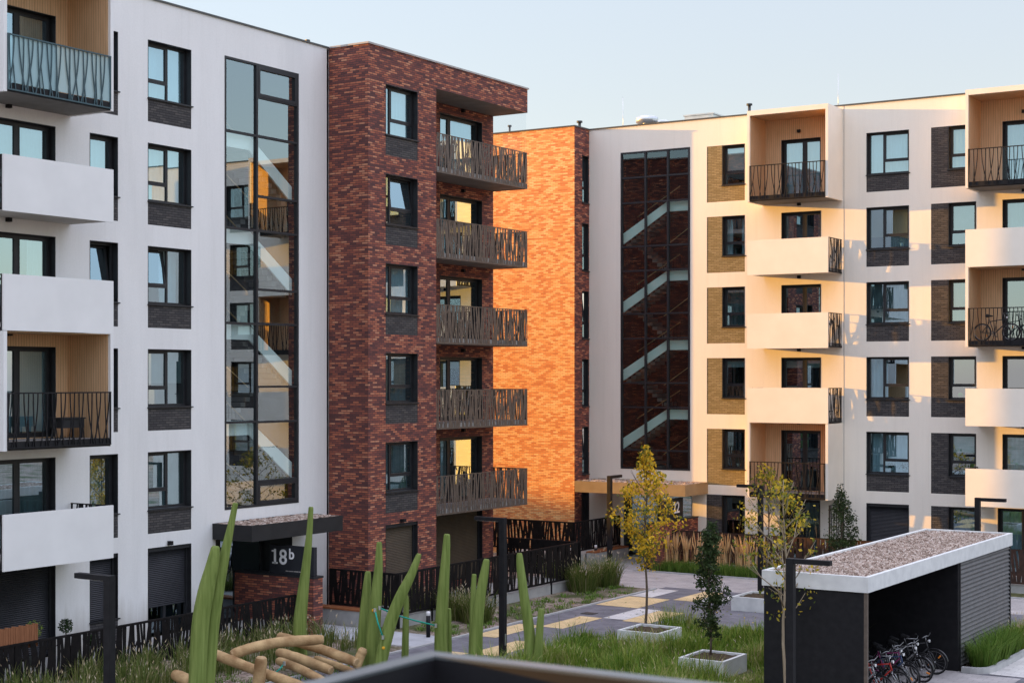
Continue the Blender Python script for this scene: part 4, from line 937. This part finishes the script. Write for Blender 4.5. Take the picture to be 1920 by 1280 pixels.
# sparse low weeds and leaves on the gravel
rn = random.Random(31); m = MB().mat('grass_bright')
for i in range(150):
    x = rn.uniform(-29.4, -27.5); y = rn.uniform(40.2, 53); blades(m, x, y, 0, rn.randint(4, 16), .16, .16, .13, rn, .014, 1.2)
for i in range(170):
    p = onZ(rn.uniform(380, 700), rn.uniform(1240, 1330)); blades(m, p.x, p.y, 0, rn.randint(4, 14), .18, .18, .12, rn, .014, 1.2)
tag(m.build('weeds', None), 'low green weeds scattered over the gravel', 'weeds', kind='stuff')
rn = random.Random(41); m = MB()
for i in range(420):
    if i < 210: x, y = rn.gauss(-21.9, 2.2), rn.gauss(46.6, 2.2)
    else: x, y = rn.uniform(-31, -13), rn.uniform(46, 57.5)
    if -24.2 < x and y < 45.6: continue
    z = .03; s = rn.uniform(.03, .06); a = rn.uniform(0, 6.28); c = Vector((x, y, z)); b = Vector((math.cos(a), math.sin(a), rn.uniform(-.3, .3))) * s; d = Vector((-math.sin(a), math.cos(a), rn.uniform(-.3, .5))) * s * .6
    m.face([c - b, c + d, c + b, c - d])
tag(m.build('fallen_leaves', 'leaf_mixed'), 'small yellow fallen leaves scattered over the paving', 'leaves', kind='stuff')
for px, py in ((1290, 1075), (1105, 1150)):
    p = onZ(px, py); g = MB(); 
    for k in range(5): g.box(W, p.x - .2, p.x + .2, p.y - .2 + k * .085, p.y - .14 + k * .085, .0, .022)
    g.box(W, p.x - .22, p.x - .2, p.y - .22, p.y + .22, 0, .024); g.box(W, p.x + .2, p.x + .22, p.y - .22, p.y + .22, 0, .024)
    t = thing('drain_grate', 'small square iron drain grate set in the ' + ('grey plaza' if py < 1100 else 'dark paving beside the yellow slabs'), 'drain', (p.x, p.y, 0)); g.build('grate', 'grate', t)
# ------------------------------------------------------------------ climbing posts and logs
def post(label, pts, d, caps=()):
    base = None; P3 = []; rr = []
    for (px, py, w) in pts: P3.append(at(px, py, d)); rr.append(w * .92 / 2 * d / F_PX)
    P3 = P3[::-1]; rr = rr[::-1]                      # from the ground up
    P3[0].z = 0; b = P3[0]
    # resample smoothly
    Q = []; q = []
    for i in range(len(P3) - 1):
        for k in range(4):
            t = k / 4; p0 = P3[max(i - 1, 0)]; p1 = P3[i]; p2 = P3[i + 1]; p3 = P3[min(i + 2, len(P3) - 1)]
            Q.append(.5 * ((2 * p1) + (p2 - p0) * t + (2 * p0 - 5 * p1 + 4 * p2 - p3) * t * t + (3 * p1 - p0 - 3 * p2 + p3) * t ** 3)); q.append(rr[i] + (rr[i + 1] - rr[i]) * t)
    Q.append(P3[-1]); q.append(rr[-1]); Q.insert(0, Q[0] - Vector((0, 0, .3))); q.insert(0, q[0])
    t = thing('climbing_post', label, 'play post', (b.x, b.y, 0), 'green timber climbing posts')
    m = MB(); m.smooth = True; m.tube(Q, q, 12, caps=False); m.build('trunk', 'post_green', t)
    e = MB(); e.tube([Q[-1] - Vector((0, 0, .01)), Q[-1] + (Q[-1] - Q[-2]).normalized() * .035], [q[-1], q[-1] * .8], 12); e.build('cut_end', 'post_green', t)
    for (px, py) in caps:
        c = at(px, py, d); k = min(range(len(Q)), key=lambda i: abs(Q[i].z - c.z)); dv = Vector((ST, -CT, .1)).normalized(); c = c + dv * (q[k] * .93)
        MB().tube([c - dv * .02, c + dv * .018, c + dv * .03], [.042, .042, .02], 10).build('bolt_cap', 'cap_orange', t)
    return t
pa = post('broad green post with a rounded top, joined to the tall crooked post on the left', [(404, 1026, 17), (398, 1060, 27), (386, 1110, 34), (375, 1180, 36), (368, 1290, 36)], 38)
post('tall crooked green post tapering to a thin tip, leftmost of the posts', [(441, 945, 11), (433, 985, 14), (419, 1050, 22), (406, 1110, 30), (395, 1190, 32), (385, 1290, 32)], 38.3)
post('tall thin green post in front of the sign 18b', [(583, 952, 10), (580, 1000, 13), (574, 1060, 18), (567, 1120, 24), (562, 1180, 28), (566, 1256, 26)], 43, caps=[(567, 1234)])
post('green post left in the pair with the teal rope, shorter one', [(690, 1073, 12), (688, 1100, 17), (682, 1160, 20), (676, 1250, 24)], 42.5)
post('green post right in the pair with the teal rope, taller one', [(711, 1018, 11), (710, 1060, 17), (705, 1120, 24), (700, 1190, 29), (698, 1258, 30)], 42, caps=[(701, 1143)])
post('green post leaning steeply to the right beside the teal rope', [(785, 1040, 11), (772, 1075, 18), (750, 1120, 24), (728, 1180, 27), (706, 1262, 27)], 41.5, caps=[(720, 1213)])
post('short thin green post behind the leaning one', [(762, 1118, 9), (761, 1160, 13), (759, 1252, 16)], 43.5)
post('tallest green post in the middle, left of the lamp post', [(838, 1003, 13), (836, 1040, 18), (831, 1110, 24), (827, 1180, 27), (827, 1255, 28)], 42.5)
post('short green stub right of the tallest middle post', [(841, 1142, 11), (841, 1180, 13), (841, 1255, 15)], 42.8)
post('thin green post behind the bent post near the lamp', [(889, 1078, 10), (887, 1120, 12), (884, 1245, 14)], 44)
post('green post with a bent top just left of the middle lamp post', [(912, 1050, 13), (907, 1080, 19), (899, 1130, 23), (894, 1190, 25), (893, 1262, 28)], 42)
post('green post leaning slightly left, right of the middle lamp post', [(974, 1039, 12), (976, 1065, 17), (983, 1120, 20), (992, 1180, 23), (999, 1262, 25)], 42)
post('shortest green post at the right end of the row', [(1015, 1143, 12), (1012, 1180, 16), (1006, 1264, 20)], 41.8)
def log(label, pts, r, bump=.02, stub=False):
    r *= .90
    P = [at(*p) for p in pts]; Q = []; n = 6
    for i in range(len(P) - 1):
        for k in range(n): Q.append(P[i].lerp(P[i + 1], k / n))
    Q.append(P[-1]); rn = random.Random(int(pts[0][0]))
    for k in range(2): Q = [Q[0]] + [(Q[i - 1] + Q[i] * 2 + Q[i + 1]) / 4 for i in range(1, len(Q) - 1)] + [Q[-1]]
    rs = [r * (1 + rn.uniform(-bump, bump) * 2) for _ in Q]; rs[0] *= .86; rs[-1] *= .86
    d0 = (Q[0] - Q[1]).normalized(); d1 = (Q[-1] - Q[-2]).normalized()
    t = thing('climbing_log', label, 'log', tuple(Q[0]), 'pale peeled logs of the climbing frame')
    m = MB(); m.smooth = True; m.tube(Q, rs, 14, caps=False); m.build('trunk', 'log_wood', t)
    for q, dd, r_ in ((Q[0], d0, rs[0]), (Q[-1], d1, rs[-1])): MB().tube([q, q + dd * .035], [r_, r_ * .8], 14).build('cut_end', 'log_end', t)
log('thick bent pale log lying on top of the pile', [(436, 1226, 40.6), (470, 1214, 40.8), (520, 1203, 41), (604, 1198, 41.3)], .155)
log('long pale log sloping down to the right, leaning on the crooked green post', [(392, 1221, 41), (470, 1252, 40), (575, 1290, 38.8)], .145)
log('upright pale log stump with a rounded top', [(490, 1233, 39.3), (486, 1270, 39.3), (480, 1330, 39.3)], .17)
log('pale log poking in from the lower left', [(328, 1264, 39.5), (385, 1288, 38.7), (440, 1315, 37.8)], .165)
log('long pale log sloping to the right under the bent top log', [(524, 1192, 43), (600, 1215, 42.3), (668, 1241, 41.4)], .15)
log('pale log under the top log, its dark cut end facing left', [(522, 1222, 42.6), (560, 1233, 42.2), (620, 1256, 41.6)], .15)
log('lower pale log beside the green post of the sign', [(522, 1238, 41.6), (560, 1252, 41.1), (605, 1275, 40.4)], .13)
log('thin pale log at the right side of the pile', [(592, 1234, 43.3), (640, 1250, 42.8), (668, 1262, 42.4)], .11)
log('short pale stub tilted at the right end of the pile', [(681, 1217, 41.6), (676, 1228, 41.6), (668, 1250, 41.5)], .14)
def rope(label, pts):
    P = [at(*p) for p in pts]; t = thing('climbing_rope', label, 'rope', tuple(P[0]))
    m = MB(); m.smooth = True; m.tube(P, .022, 6); m.build('cord', 'rope_teal', t)
    e = MB(); 
    for p in (P[0], P[-1]): e.tube([p - Vector((0, 0, .05)), p + Vector((0, 0, .05))], .04, 8)
    e.build('clamp', 'galvanised', t)
rope('teal rope stretched across from the post pair to the tallest middle post', [(712, 1139, 41.6), (745, 1153, 41.9), (780, 1163, 42.1), (817, 1172, 42.3)])
rope('teal rope hanging down beside the leaning green post', [(703, 1143, 41.5), (708, 1165, 41.4), (718, 1194, 41.3)])
rope('short teal rope with clamps beside the lower logs', [(533, 1243, 40.9), (524, 1254, 40.9), (514, 1262, 40.8)])
# ------------------------------------------------------------------ lamps, bollards, pillar
def lamp(label, x, y, arm, h=3.92, ln=.85):
    t = thing('street_lamp', label, 'lamp', (x, y, 0), 'black angular courtyard lamps'); r = .085; ax, ay = arm
    MB().box(W, x - r, x + r, y - r, y + r, 0, h).build('pole', 'metal_black', t, bevel=.006)
    x0, x1 = sorted((x + ax * r, x + ax * (r + ln))) if ax else (x - r * .9, x + r * .9); y0, y1 = sorted((y + ay * r, y + ay * (r + ln))) if ay else (y - r * .9, y + r * .9)
    if ax: x0, x1 = (x0 + .001, x1) if ax > 0 else (x0, x1 - .001)
    a = MB().box(W, x0, x1, y0, y1, h - .11, h - .002).build('arm', 'metal_black', t, bevel=.005)
    ix = .06 if ax else .03; MB().box(W, x0 + ix, x1 - ix, y0 + (.03 if ax else .06), y1 - (.03 if ax else .06), h - .118, h - .112).build('lens', 'lamp_lens', a)
    m = MB(); m.box(W, x + r, x + r + .012, y - .03, y + .03, .3, .62); m.build('hatch', 'galvanised', t)
lamp('black lamp post in front of the white block at lower left, arm pointing left', -24.0, 22.77, (-1, 0))
lamp('black lamp post between the green posts in the middle, arm pointing left', -24.43, 38.16, (-1, 0))
lamp('black lamp post beside the yellow tree near the far entrance', -31.23, 56.85, (0, 1))
lamp('black lamp post hidden behind the sparse yellow tree, arm pointing left', -23.6, 54.5, (-1, 0), 3.95)
lamp('black lamp post in front of the bicycle shelter, arm pointing right', -13.57, 33.0, (1, 0))
lamp('black lamp post behind the bicycle shelter at right, arm pointing right', -15.17, 53.0, (1, 0))
def bollard(label, p):
    t = thing('bollard_light', label, 'bollard', (p.x, p.y, 0)); m = MB(); m.smooth = True
    m.tube([p, p + Vector((0, 0, .66))], .065, 14); m.build('post', 'metal_black', t)
    m = MB(); m.smooth = True; m.tube([p + Vector((0, 0, .661)), p + Vector((0, 0, .77)), p + Vector((0, 0, .79))], [.064, .064, .05], 14); m.build('lens', 'lamp_lens', t)
bollard('low black bollard light with white top on the gravel by the entrance path', onZ(803, 1194)); bollard('low black bollard light with white top by the far bench', onZ(1117, 1056))
t = thing('intercom_pillar', 'black square pillar behind the yellow tree by the far entrance', 'pillar', (-30.4, 58.7, 0))
MB().box(W, -30.53, -30.22, 58.5, 58.75, 0, 1.85).build('column', 'metal_black', t, bevel=.01); MB().box(W, -30.45, -30.3, 58.488, 58.499, 1.2, 1.5).build('panel', 'galvanised', t)
# ------------------------------------------------------------------ bicycle shelter
t = thing('bicycle_shelter', 'dark bicycle shelter with white roof edge and gravel roof at lower right', 'bike shelter', (-14, 41.7, 0))
X0, X1, Y0s, Y1s = -15.32, -12.67, 35.45, 47.88; zt = 3.30
m = MB(); f = .10
m.box(W, X0, X1, Y0s, Y0s + f, 2.93, zt); m.box(W, X0, X1, Y1s - f, Y1s, 2.93, zt); m.box(W, X0, X0 + f, Y0s + f, Y1s - f, 2.93, zt); m.box(W, X1 - f, X1, Y0s + f, Y1s - f, 2.93, zt)
m.build('roof_edge', 'planter_white', t, bevel=.008)
g = MB(); nx, ny = 26, 120; vs = [(X0 + f + (X1 - X0 - 2 * f) * i / nx, Y0s + f + (Y1s - Y0s - 2 * f) * j / ny, zt - .06 + R.uniform(-.02, .035)) for j in range(ny + 1) for i in range(nx + 1)]
g.raw(vs, [(j * (nx + 1) + i, j * (nx + 1) + i + 1, (j + 1) * (nx + 1) + i + 1, (j + 1) * (nx + 1) + i) for j in range(ny) for i in range(nx)]); 
rn = random.Random(3)
for _ in range(2600):
    c = Vector((rn.uniform(X0 + .15, X1 - .15), rn.uniform(Y0s + .15, Y1s - .15), zt - .045)); s = rn.uniform(.02, .045); a = rn.uniform(0, 3)
    e = [c + Vector((math.cos(a + k * 1.57) * s * rn.uniform(.7, 1.2), math.sin(a + k * 1.57) * s, 0)) for k in range(4)]; tp = c + Vector((0, 0, s * 1.1))
    g.raw(e + [tp], [(0, 1, 4), (1, 2, 4), (2, 3, 4), (3, 0, 4)])
g.build('gravel', 'gravel_roof', t)
MB().box(W, X0 + .1, X1 - .1, Y0s + .1, Y1s - .1, 2.95, 3.1).build('ceiling', 'metal_black', t)
m = MB(); m.box(W, X0 + .04, X1 - .12, Y0s + .04, Y0s + .12, 0, 2.93); m.box(W, X0 + .04, X0 + .12, Y0s + .12, Y1s - .12, 0, 2.93); m.box(W, X0 + .12, X1 - .06, 42.62, 42.70, 0, 2.93); m.box(W, X0 + .04, X1 - .12, Y1s - .12, Y1s - .04, 0, 2.93)
m.build('wall', 'metal_black', t)
m = MB(); m.box(W, X1 - .12, X1 - .04, Y0s + .04, Y0s + .12, 0, 2.93); m.build('post', 'metal_brown', t)
m = MB(); m.box(W, X1 - .12, X1 - .04, 42.71, 42.83, 0, 2.93); m.build('post', 'metal_black', t)
m = MB(); m.box(W, X1 - .12, X1 - .04, Y1s - .12, Y1s - .04, 0, 2.93); m.build('post', 'metal_black', t)
m = MB(); z = .12
while z < 2.9:
    y0, y1 = 42.84, Y1s - .125
    m.raw([(X1 - .10, y0, z + .085), (X1 - .045, y0, z), (X1 - .045, y0, z + .02), (X1 - .10, y0, z + .105), (X1 - .10, y1, z + .085), (X1 - .045, y1, z), (X1 - .045, y1, z + .02), (X1 - .10, y1, z + .105)], [(0, 1, 5, 4), (1, 2, 6, 5), (2, 3, 7, 6), (3, 0, 4, 7), (0, 3, 2, 1), (4, 5, 6, 7)]); z += .118
noisy('louvre', (.085, .083, .085), (.12, .118, .12), 4, 3, .45, .4)
m.build('louvre_panel', 'louvre', t)
# ------------------------------------------------------------------ bicycles
def bicycle(label, loc, rot, col, lean=0.0, guard=False, flat=True, steer=.0, basket=False, group='bicycles parked in the shelter'):
    t = thing('bicycle', label, 'bicycle', (0, 0, 0), group)
    wr = .325; rx, fx = -.52, .55; V = Vector
    bb = V((-.08, 0, .28)); st = V((-.24, 0, .80)); hd = V((.33, 0, .84)); hb = V((.37, 0, .70)); ra = V((rx, 0, .345)); fa = V((fx, 0, .345))
    m = MB(); m.smooth = True
    m.tube([bb, st], .017, 8); m.tube([st + V((.01, 0, -.05)), hd], .018, 8); m.tube([bb, hb], .021, 8); m.tube([hd + V((-.005, 0, .03)), hb + V((.01, 0, -.03))], .022, 8)
    for s in (-1, 1):
        m.tube([bb + V((0, s * .04, 0)), ra + V((0, s * .06, 0))], .011, 6); m.tube([st + V((0, s * .02, -.06)), ra + V((0, s * .06, 0))], .009, 6)
    m.build('frame', col, t)
    m = MB(); m.smooth = True; cr = hb + V((.02, 0, -.08)); m.tube([hb, cr], .02, 8); m.box(W, cr.x - .03, cr.x + .03, -.07, .07, cr.z - .02, cr.z + .02)
    for s in (-1, 1): m.tube([cr + V((0, s * .06, 0)), V((cr.x + .07, s * .065, .52)), fa + V((0, s * .06, 0))], [.017, .015, .012], 7)
    m.build('fork', 'chrome' if col != 'bike_black' else col, t)
    m = MB(); m.smooth = True; sm = hd + V((-.02, 0, .17)); m.tube([hd, sm], .014, 7); m.tube([sm, sm + V((.08, 0, .02))], .014, 7); c0 = sm + V((.08, 0, .02)); dx = -.0 if flat else -.10
    m.tube([c0 + V((dx - .06, -.31, .06 if not flat else .01)), c0 + V((dx * .3, -.16, .04)), c0, c0 + V((dx * .3, .16, .04)), c0 + V((dx - .06, .31, .06 if not flat else .01))], .0125, 7)
    hb_ = m.build('handlebar', 'chrome', t)
    m = MB()
    for s in (-1, 1): e = c0 + V((dx - .06, s * .31, .06 if not flat else .01)); m.tube([e + V((.02, -s * .11, 0)), e], .019, 7)
    m.build('grip', 'rubber', hb_)
    m = MB(); m.smooth = True; m.tube([st, st + V((-.04, 0, .13))], .013, 7); m.build('seat_post', 'chrome', t)
    m = MB(); m.smooth = True; q = st + V((-.04, 0, .14))
    m.tube([q + V((.16, 0, .02)), q + V((.06, 0, .03)), q + V((-.05, 0, .035)), q + V((-.12, 0, .04))], [.022, .035, .07, .05], 9); m.build('saddle', 'rubber', t)
    for k, c in enumerate((ra, fa)):
        m = MB(); m.smooth = True; m.ring(c, (0, 1, 0), wr - .005, .023, 30, 7); w = m.build('wheel', 'rubber', t)
        m = MB(); m.smooth = True; m.ring(c, (0, 1, 0), wr - .035, .012, 30, 5); m.tube([c - V((0, .05, 0)), c + V((0, .05, 0))], .022, 8)
        for i in range(14):
            a = i * math.pi / 7; m.tube([c + V((0, .03 * (-1) ** i, 0)), c + V((math.cos(a), 0, math.sin(a))) * (wr - .04)], .0022, 3, caps=False)
        m.build('rim', 'chrome', w)
        a = 1.2 + k * 1.9 + loc[1]; m = MB(); pc = c + V((math.cos(a), 0, math.sin(a))) * .2; m.tube([pc - V((math.cos(a), 0, math.sin(a))) * .045 , pc + V((math.cos(a), 0, math.sin(a))) * .045], .022, 6); m.build('wheel_reflector', 'reflector', w)
        if guard:
            g = MB(); g.smooth = True; pr = []
            a0, a1 = (.3, 2.9) if k == 0 else (.15, 2.3)
            for i in range(13):
                a = a0 + (a1 - a0) * i / 12; d = V((math.cos(a), 0, math.sin(a))) * (wr + .045); pr += [c + d + V((0, -.03, -.005)), c + d * 1.02, c + d + V((0, .03, -.005))]
            g.raw(pr, [(3 * i + j, 3 * i + 3 + j, 3 * i + 4 + j, 3 * i + 1 + j) for i in range(12) for j in range(2)]); g.build('mudguard', 'bike_black', t)
    m = MB(); m.smooth = True; m.ring(bb + V((0, -.05, 0)), (0, 1, 0), .085, .008, 20, 5); m.tube([bb - V((0, .07, 0)), bb + V((0, .07, 0))], .02, 8)
    m.tube([bb + V((0, -.075, 0)), bb + V((.12, -.08, -.1))], .011, 6); m.tube([bb + V((0, .075, 0)), bb + V((-.12, .08, .1))], .011, 6); m.build('crankset', 'chrome', t)
    m = MB(); m.box(W, bb.x + .08, bb.x + .17, -.16, -.085, bb.z - .115, bb.z - .09); m.box(W, bb.x - .17, bb.x - .08, .085, .16, bb.z + .09, bb.z + .115); m.build('pedal', 'rubber', t)
    m = MB(); m.tube([hd + V((.05, 0, .06)), hd + V((.1, 0, .06))], [.03, .04], 9); m.build('headlight', 'lamp_lens', t)
    t.location = loc; t.rotation_euler = (lean, 0, rot)
    return t
bk = [(41.75, -13.62, 'bike_black', 'black bicycle at the far end of the row, nearest the dividing wall'), (41.15, -13.72, 'bike_silver', 'silver bicycle with the highest swept handlebar in the shelter'),
      (40.55, -13.55, 'bike_black', 'black bicycle third from the dividing wall of the shelter'), (39.95, -13.75, 'bike_magenta', 'bicycle with dull magenta frame in the middle of the row'),
      (39.4, -13.5, 'bike_blue', 'dark blue bicycle in the middle of the crowded row'), (38.8, -13.7, 'bike_black', 'black bicycle right behind the red one'),
      (38.2, -13.4, 'bike_red', 'bright red framed bicycle near the front of the shelter'), (37.6, -13.6, 'bike_silver', 'grey bicycle closest to the near corner of the shelter')]
for i, (y, x, c, lb) in enumerate(bk):
    bicycle(lb, (x, y, .02), rad(R.uniform(-14, 4)), c, lean=rad(R.uniform(3, 8)), guard=(i in (0, 2, 5)), flat=(i not in (1, 6)))
bicycle('bicycle standing on the timber lined balcony at the right edge', (-16.75, YE - .75, SLAB[2] + .20), rad(3), 'bike_black', lean=rad(2), group='')
# ------------------------------------------------------------------ small things on balconies and terraces
t = thing('storage_box', 'black lidded box on legs standing on the timber lined left balcony', 'box', (-32.9, 29.7, SLAB[3] + .2)); z = SLAB[3] + .2
MB().box(W, -33.15, -32.7, 29.32, 30.12, z + .28, z + .52).build('body', 'box_black', t, bevel=.01); MB().box(W, -33.18, -32.67, 29.29, 30.15, z + .522, z + .56).build('lid', 'box_black', t, bevel=.008)
for x in (-33.12, -32.76):
    for y in (29.35, 30.05): MB().box(W, x, x + .04, y, y + .04, z, z + .279).build('leg', 'box_black', t)
def topiary(label, x, y, z, h, r, leaf, stem=True, n=420, pot='pot_dark'):
    t = thing('potted_shrub', label, 'potted plant', (x, y, z)); b = Vector((x, y, z)); up = Vector((0, 0, 1))
    m = MB(); m.smooth = True; m.tube([b, b + up * .26, b + up * .28], [.11, .15, .14], 14); m.build('pot', pot, t)
    m = MB(); m.tube([b + up * .25, b + up * h], .018, 6); m.build('stem', 'bark', t)
    rn = random.Random(int(y * 100)); m = MB(); c = b + up * (h + r * .6)
    def shp(q):
        d = Vector((q.gauss(0, 1), q.gauss(0, 1), q.gauss(0, 1))).normalized(); return c + d * r * (q.random() ** .33) * q.uniform(.9, 1.1)
    leaf_cloud(m, n, shp, .055, rn, .7); m.build('foliage', leaf, t)
topiary('lime green leafy shrub in a pot beside the bamboo mat', -32.9, 28.55, .33, .85, .24, 'leaf_lime', n=260)
topiary('dark clipped ball tree on a thin stem against the white wall', -33.0, 29.75, .33, .78, .20, 'leaf_topiary')
topiary('small low dark clipped ball in a pot on the left terrace', -32.9, 30.5, .33, .32, .18, 'leaf_topiary')
topiary('lime green shrub peeping over the bamboo mat', -32.7, 27.15, .33, .85, .2, 'leaf_lime', n=160)
def sill_pot(label, x, z, leaf, s=1.0, y=None, toy=False):
    y = y or YE + .45; t = thing('sill_plant', label, 'potted plant', (x, y, z)); b = Vector((x, y, z)); up = Vector((0, 0, 1))
    m = MB(); m.smooth = True; m.tube([b, b + up * .13 * s], [.06 * s, .085 * s], 12); m.build('pot', 'pot_white', t)
    rn = random.Random(int(x * 100)); m = MB()
    leaf_cloud(m, 60, lambda q: b + up * (.2 * s) + Vector((q.gauss(0, .09), q.gauss(0, .06), q.gauss(0, .07))) * s, .07, rn, .6); m.build('foliage', leaf, t)
YW = YE + .37
for x, z, lb, lf in ((-21.2, SILL[4] + .1, 'plant in a white pot behind the lowest wide window, left one', 'leaf_topiary'), (-20.7, SILL[4] + .1, 'plant in a white pot behind the lowest wide window, right one', 'leaf_topiary'),
                     (-18.3, SILL[4] + .1, 'plant in a white pot behind the window under the white roller blind', 'leaf_topiary'), (-27.9, SILL[4] + .1, 'plant in a white pot inside the lowest sunlit brick framed window', 'leaf_topiary'), (-20.8, SILL[1] + .1, 'plant in a white pot below the tan roller blind', 'leaf_lime')):
    sill_pot(lb, x, z, lf, y=YW)
t = thing('toy_ball', 'bright green toy with a yellow ball inside the right window', 'toy', (-18.4, YW, SILL[3] + .1)); 
for nm, mt, x, r in (('ball', 'toy_green', -18.45, .11), ('ball', 'cap_orange', -18.22, .08)):
    m = MB(); m.smooth = True; c = Vector((x, YW, SILL[3] + .06 + r)); m.tube([c + Vector((0, 0, r * math.sin(a))) for a in [(-1.5 + 3.0 * i / 8) for i in range(9)]], [r * math.cos(-1.5 + 3.0 * i / 8) for i in range(9)], 12); m.build(nm, mt, t)
# ------------------------------------------------------------------ the balcony the photographer stands on
t = thing('balcony_railing', 'dark out of focus balcony handrail corner at the bottom edge of the picture', 'railing', (-1.5, 2.13, 6.35))
z = 7.45; xr, yr = -1.5, 2.13
m = MB(); m.box(W, xr - .018, 3.2, yr - .018, yr + .018, z - .005, z); m.box(W, xr - .018, xr + .018, -1.6, yr - .018, z - .005, z); m.build('handrail', 'rail_sheen', t)
m = MB(); m.box(W, xr - .017, 3.2, yr - .017, yr + .017, z - .060, z - .005); m.box(W, xr - .017, xr + .017, -1.6, yr - .017, z - .060, z - .005); m.build('rail_beam', 'metal_black', t)
curvy_railing(frameY(yr), xr + .01, 3.2, 6.45, z - .058, 0, t, 'front_bars', pitch=.13); curvy_railing(frameX(xr), -1.6, yr - .03, 6.45, z - .058, 0, t, 'side_bars', pitch=.13)
t2 = thing('balcony_slab', 'concrete balcony floor under the dark foreground handrail', 'balcony', (0, 0, 6.3)); MB().box(W, xr - .05, 3.3, -1.7, yr + .05, 6.2, 6.44).build('slab', 'concrete', t2)
# ================================================================== CAMERA, SUN, SKY
cam = bpy.data.cameras.new('camera'); co = bpy.data.objects.new('camera', cam); COL.objects.link(co); sc.camera = co
co.location = (0, 0, HC); co.rotation_euler = (rad(90), 0, TH)
cam.sensor_width = 36; cam.lens = F_PX / 1920 * 36; cam.shift_y = (Y0 - 640) / 1920; cam.clip_start = .1; cam.clip_end = 3000
cam.dof.use_dof = True; cam.dof.focus_distance = 49; cam.dof.aperture_fstop = 8.0
SUN_EL, SX, SY = rad(5.2), -.968, -.25
d = Vector((SX * math.cos(SUN_EL), SY * math.cos(SUN_EL), math.sin(SUN_EL)))
sun = bpy.data.lights.new('sun', 'SUN'); so = bpy.data.objects.new('sun', sun); COL.objects.link(so)
sun.energy = 9.5; sun.angle = rad(.55); sun.color = (1.0, .475, .06); so.rotation_euler = d.to_track_quat('Z', 'Y').to_euler(); so.location = (-60, 20, 40)
SKY_FILL = [(0, (.245, .225, .29)), (.10, (.265, .235, .237)), (.16, (.258, .235, .235)), (.24, (.26, .25, .26)), (.5, (.63, .645, .79)), (1, (.92, .91, 1.07))]
w = bpy.data.worlds.new('World'); sc.world = w; w.use_nodes = True; nt = w.node_tree; nt.nodes.clear()
sk = nt.nodes.new('ShaderNodeTexSky'); sk.sky_type = 'NISHITA'; sk.sun_disc = False; sk.sun_elevation = SUN_EL; sk.sun_rotation = math.atan2(SX, SY); sk.dust_density = .6; sk.ozone_density = 2.0; sk.air_density = 1.0
bg = nt.nodes.new('ShaderNodeBackground'); bg.inputs['Strength'].default_value = 1.0; ow = nt.nodes.new('ShaderNodeOutputWorld')
# gradient added over the clear sky, brightened overhead to light walls and ground
tc = N(nt, 'ShaderNodeTexCoord'); sx = N(nt, 'ShaderNodeSeparateXYZ'); L(nt, tc, 'Generated', sx, 0)
cn = N(nt, 'ShaderNodeTexNoise', i_Scale=2.2, i_Detail=5); mpz = N(nt, 'ShaderNodeMapping'); mpz.inputs['Scale'].default_value = (1, 1, 5); L(nt, tc, 'Generated', mpz, 0); L(nt, mpz, 0, cn, 'Vector')
ca = N(nt, 'ShaderNodeMath', operation='MULTIPLY_ADD'); L(nt, cn, 'Fac', ca, 0); ca.inputs[1].default_value = .05; ca.inputs[2].default_value = -.025
cz = N(nt, 'ShaderNodeMath', operation='ADD'); L(nt, sx, 'Z', cz, 0); L(nt, ca, 0, cz, 1)
vr = ramp(nt, SKY_FILL); L(nt, cz, 0, vr, 0)
vs_ = N(nt, 'ShaderNodeMix', data_type='RGBA', blend_type='MULTIPLY'); vs_.inputs[0].default_value = 1; L(nt, vr, 0, vs_, 6); vs_.inputs[7].default_value = (2, 2, 2, 1)
ns = N(nt, 'ShaderNodeMix', data_type='RGBA', blend_type='MULTIPLY'); ns.inputs[0].default_value = 1; nt.links.new(sk.outputs[0], ns.inputs[6]); ns.inputs[7].default_value = (.2, .2, .2, 1)
sm_ = N(nt, 'ShaderNodeMix', data_type='RGBA', blend_type='ADD'); sm_.inputs[0].default_value = 1; L(nt, ns, 2, sm_, 6); L(nt, vs_, 2, sm_, 7)
L(nt, sm_, 2, bg, 0); nt.links.new(bg.outputs[0], ow.inputs[0])
sc.view_settings.view_transform = 'Standard'; sc.view_settings.look = 'None'; sc.view_settings.exposure = 0; sc.view_settings.gamma = 1
sc.cycles.use_denoising = True; sc.cycles.max_bounces = 10; sc.cycles.transparent_max_bounces = 16; sc.cycles.diffuse_bounces = 4; sc.cycles.glossy_bounces = 4; sc.cycles.sample_clamp_indirect = 8
sc.cycles.caustics_reflective = False; sc.cycles.caustics_refractive = False
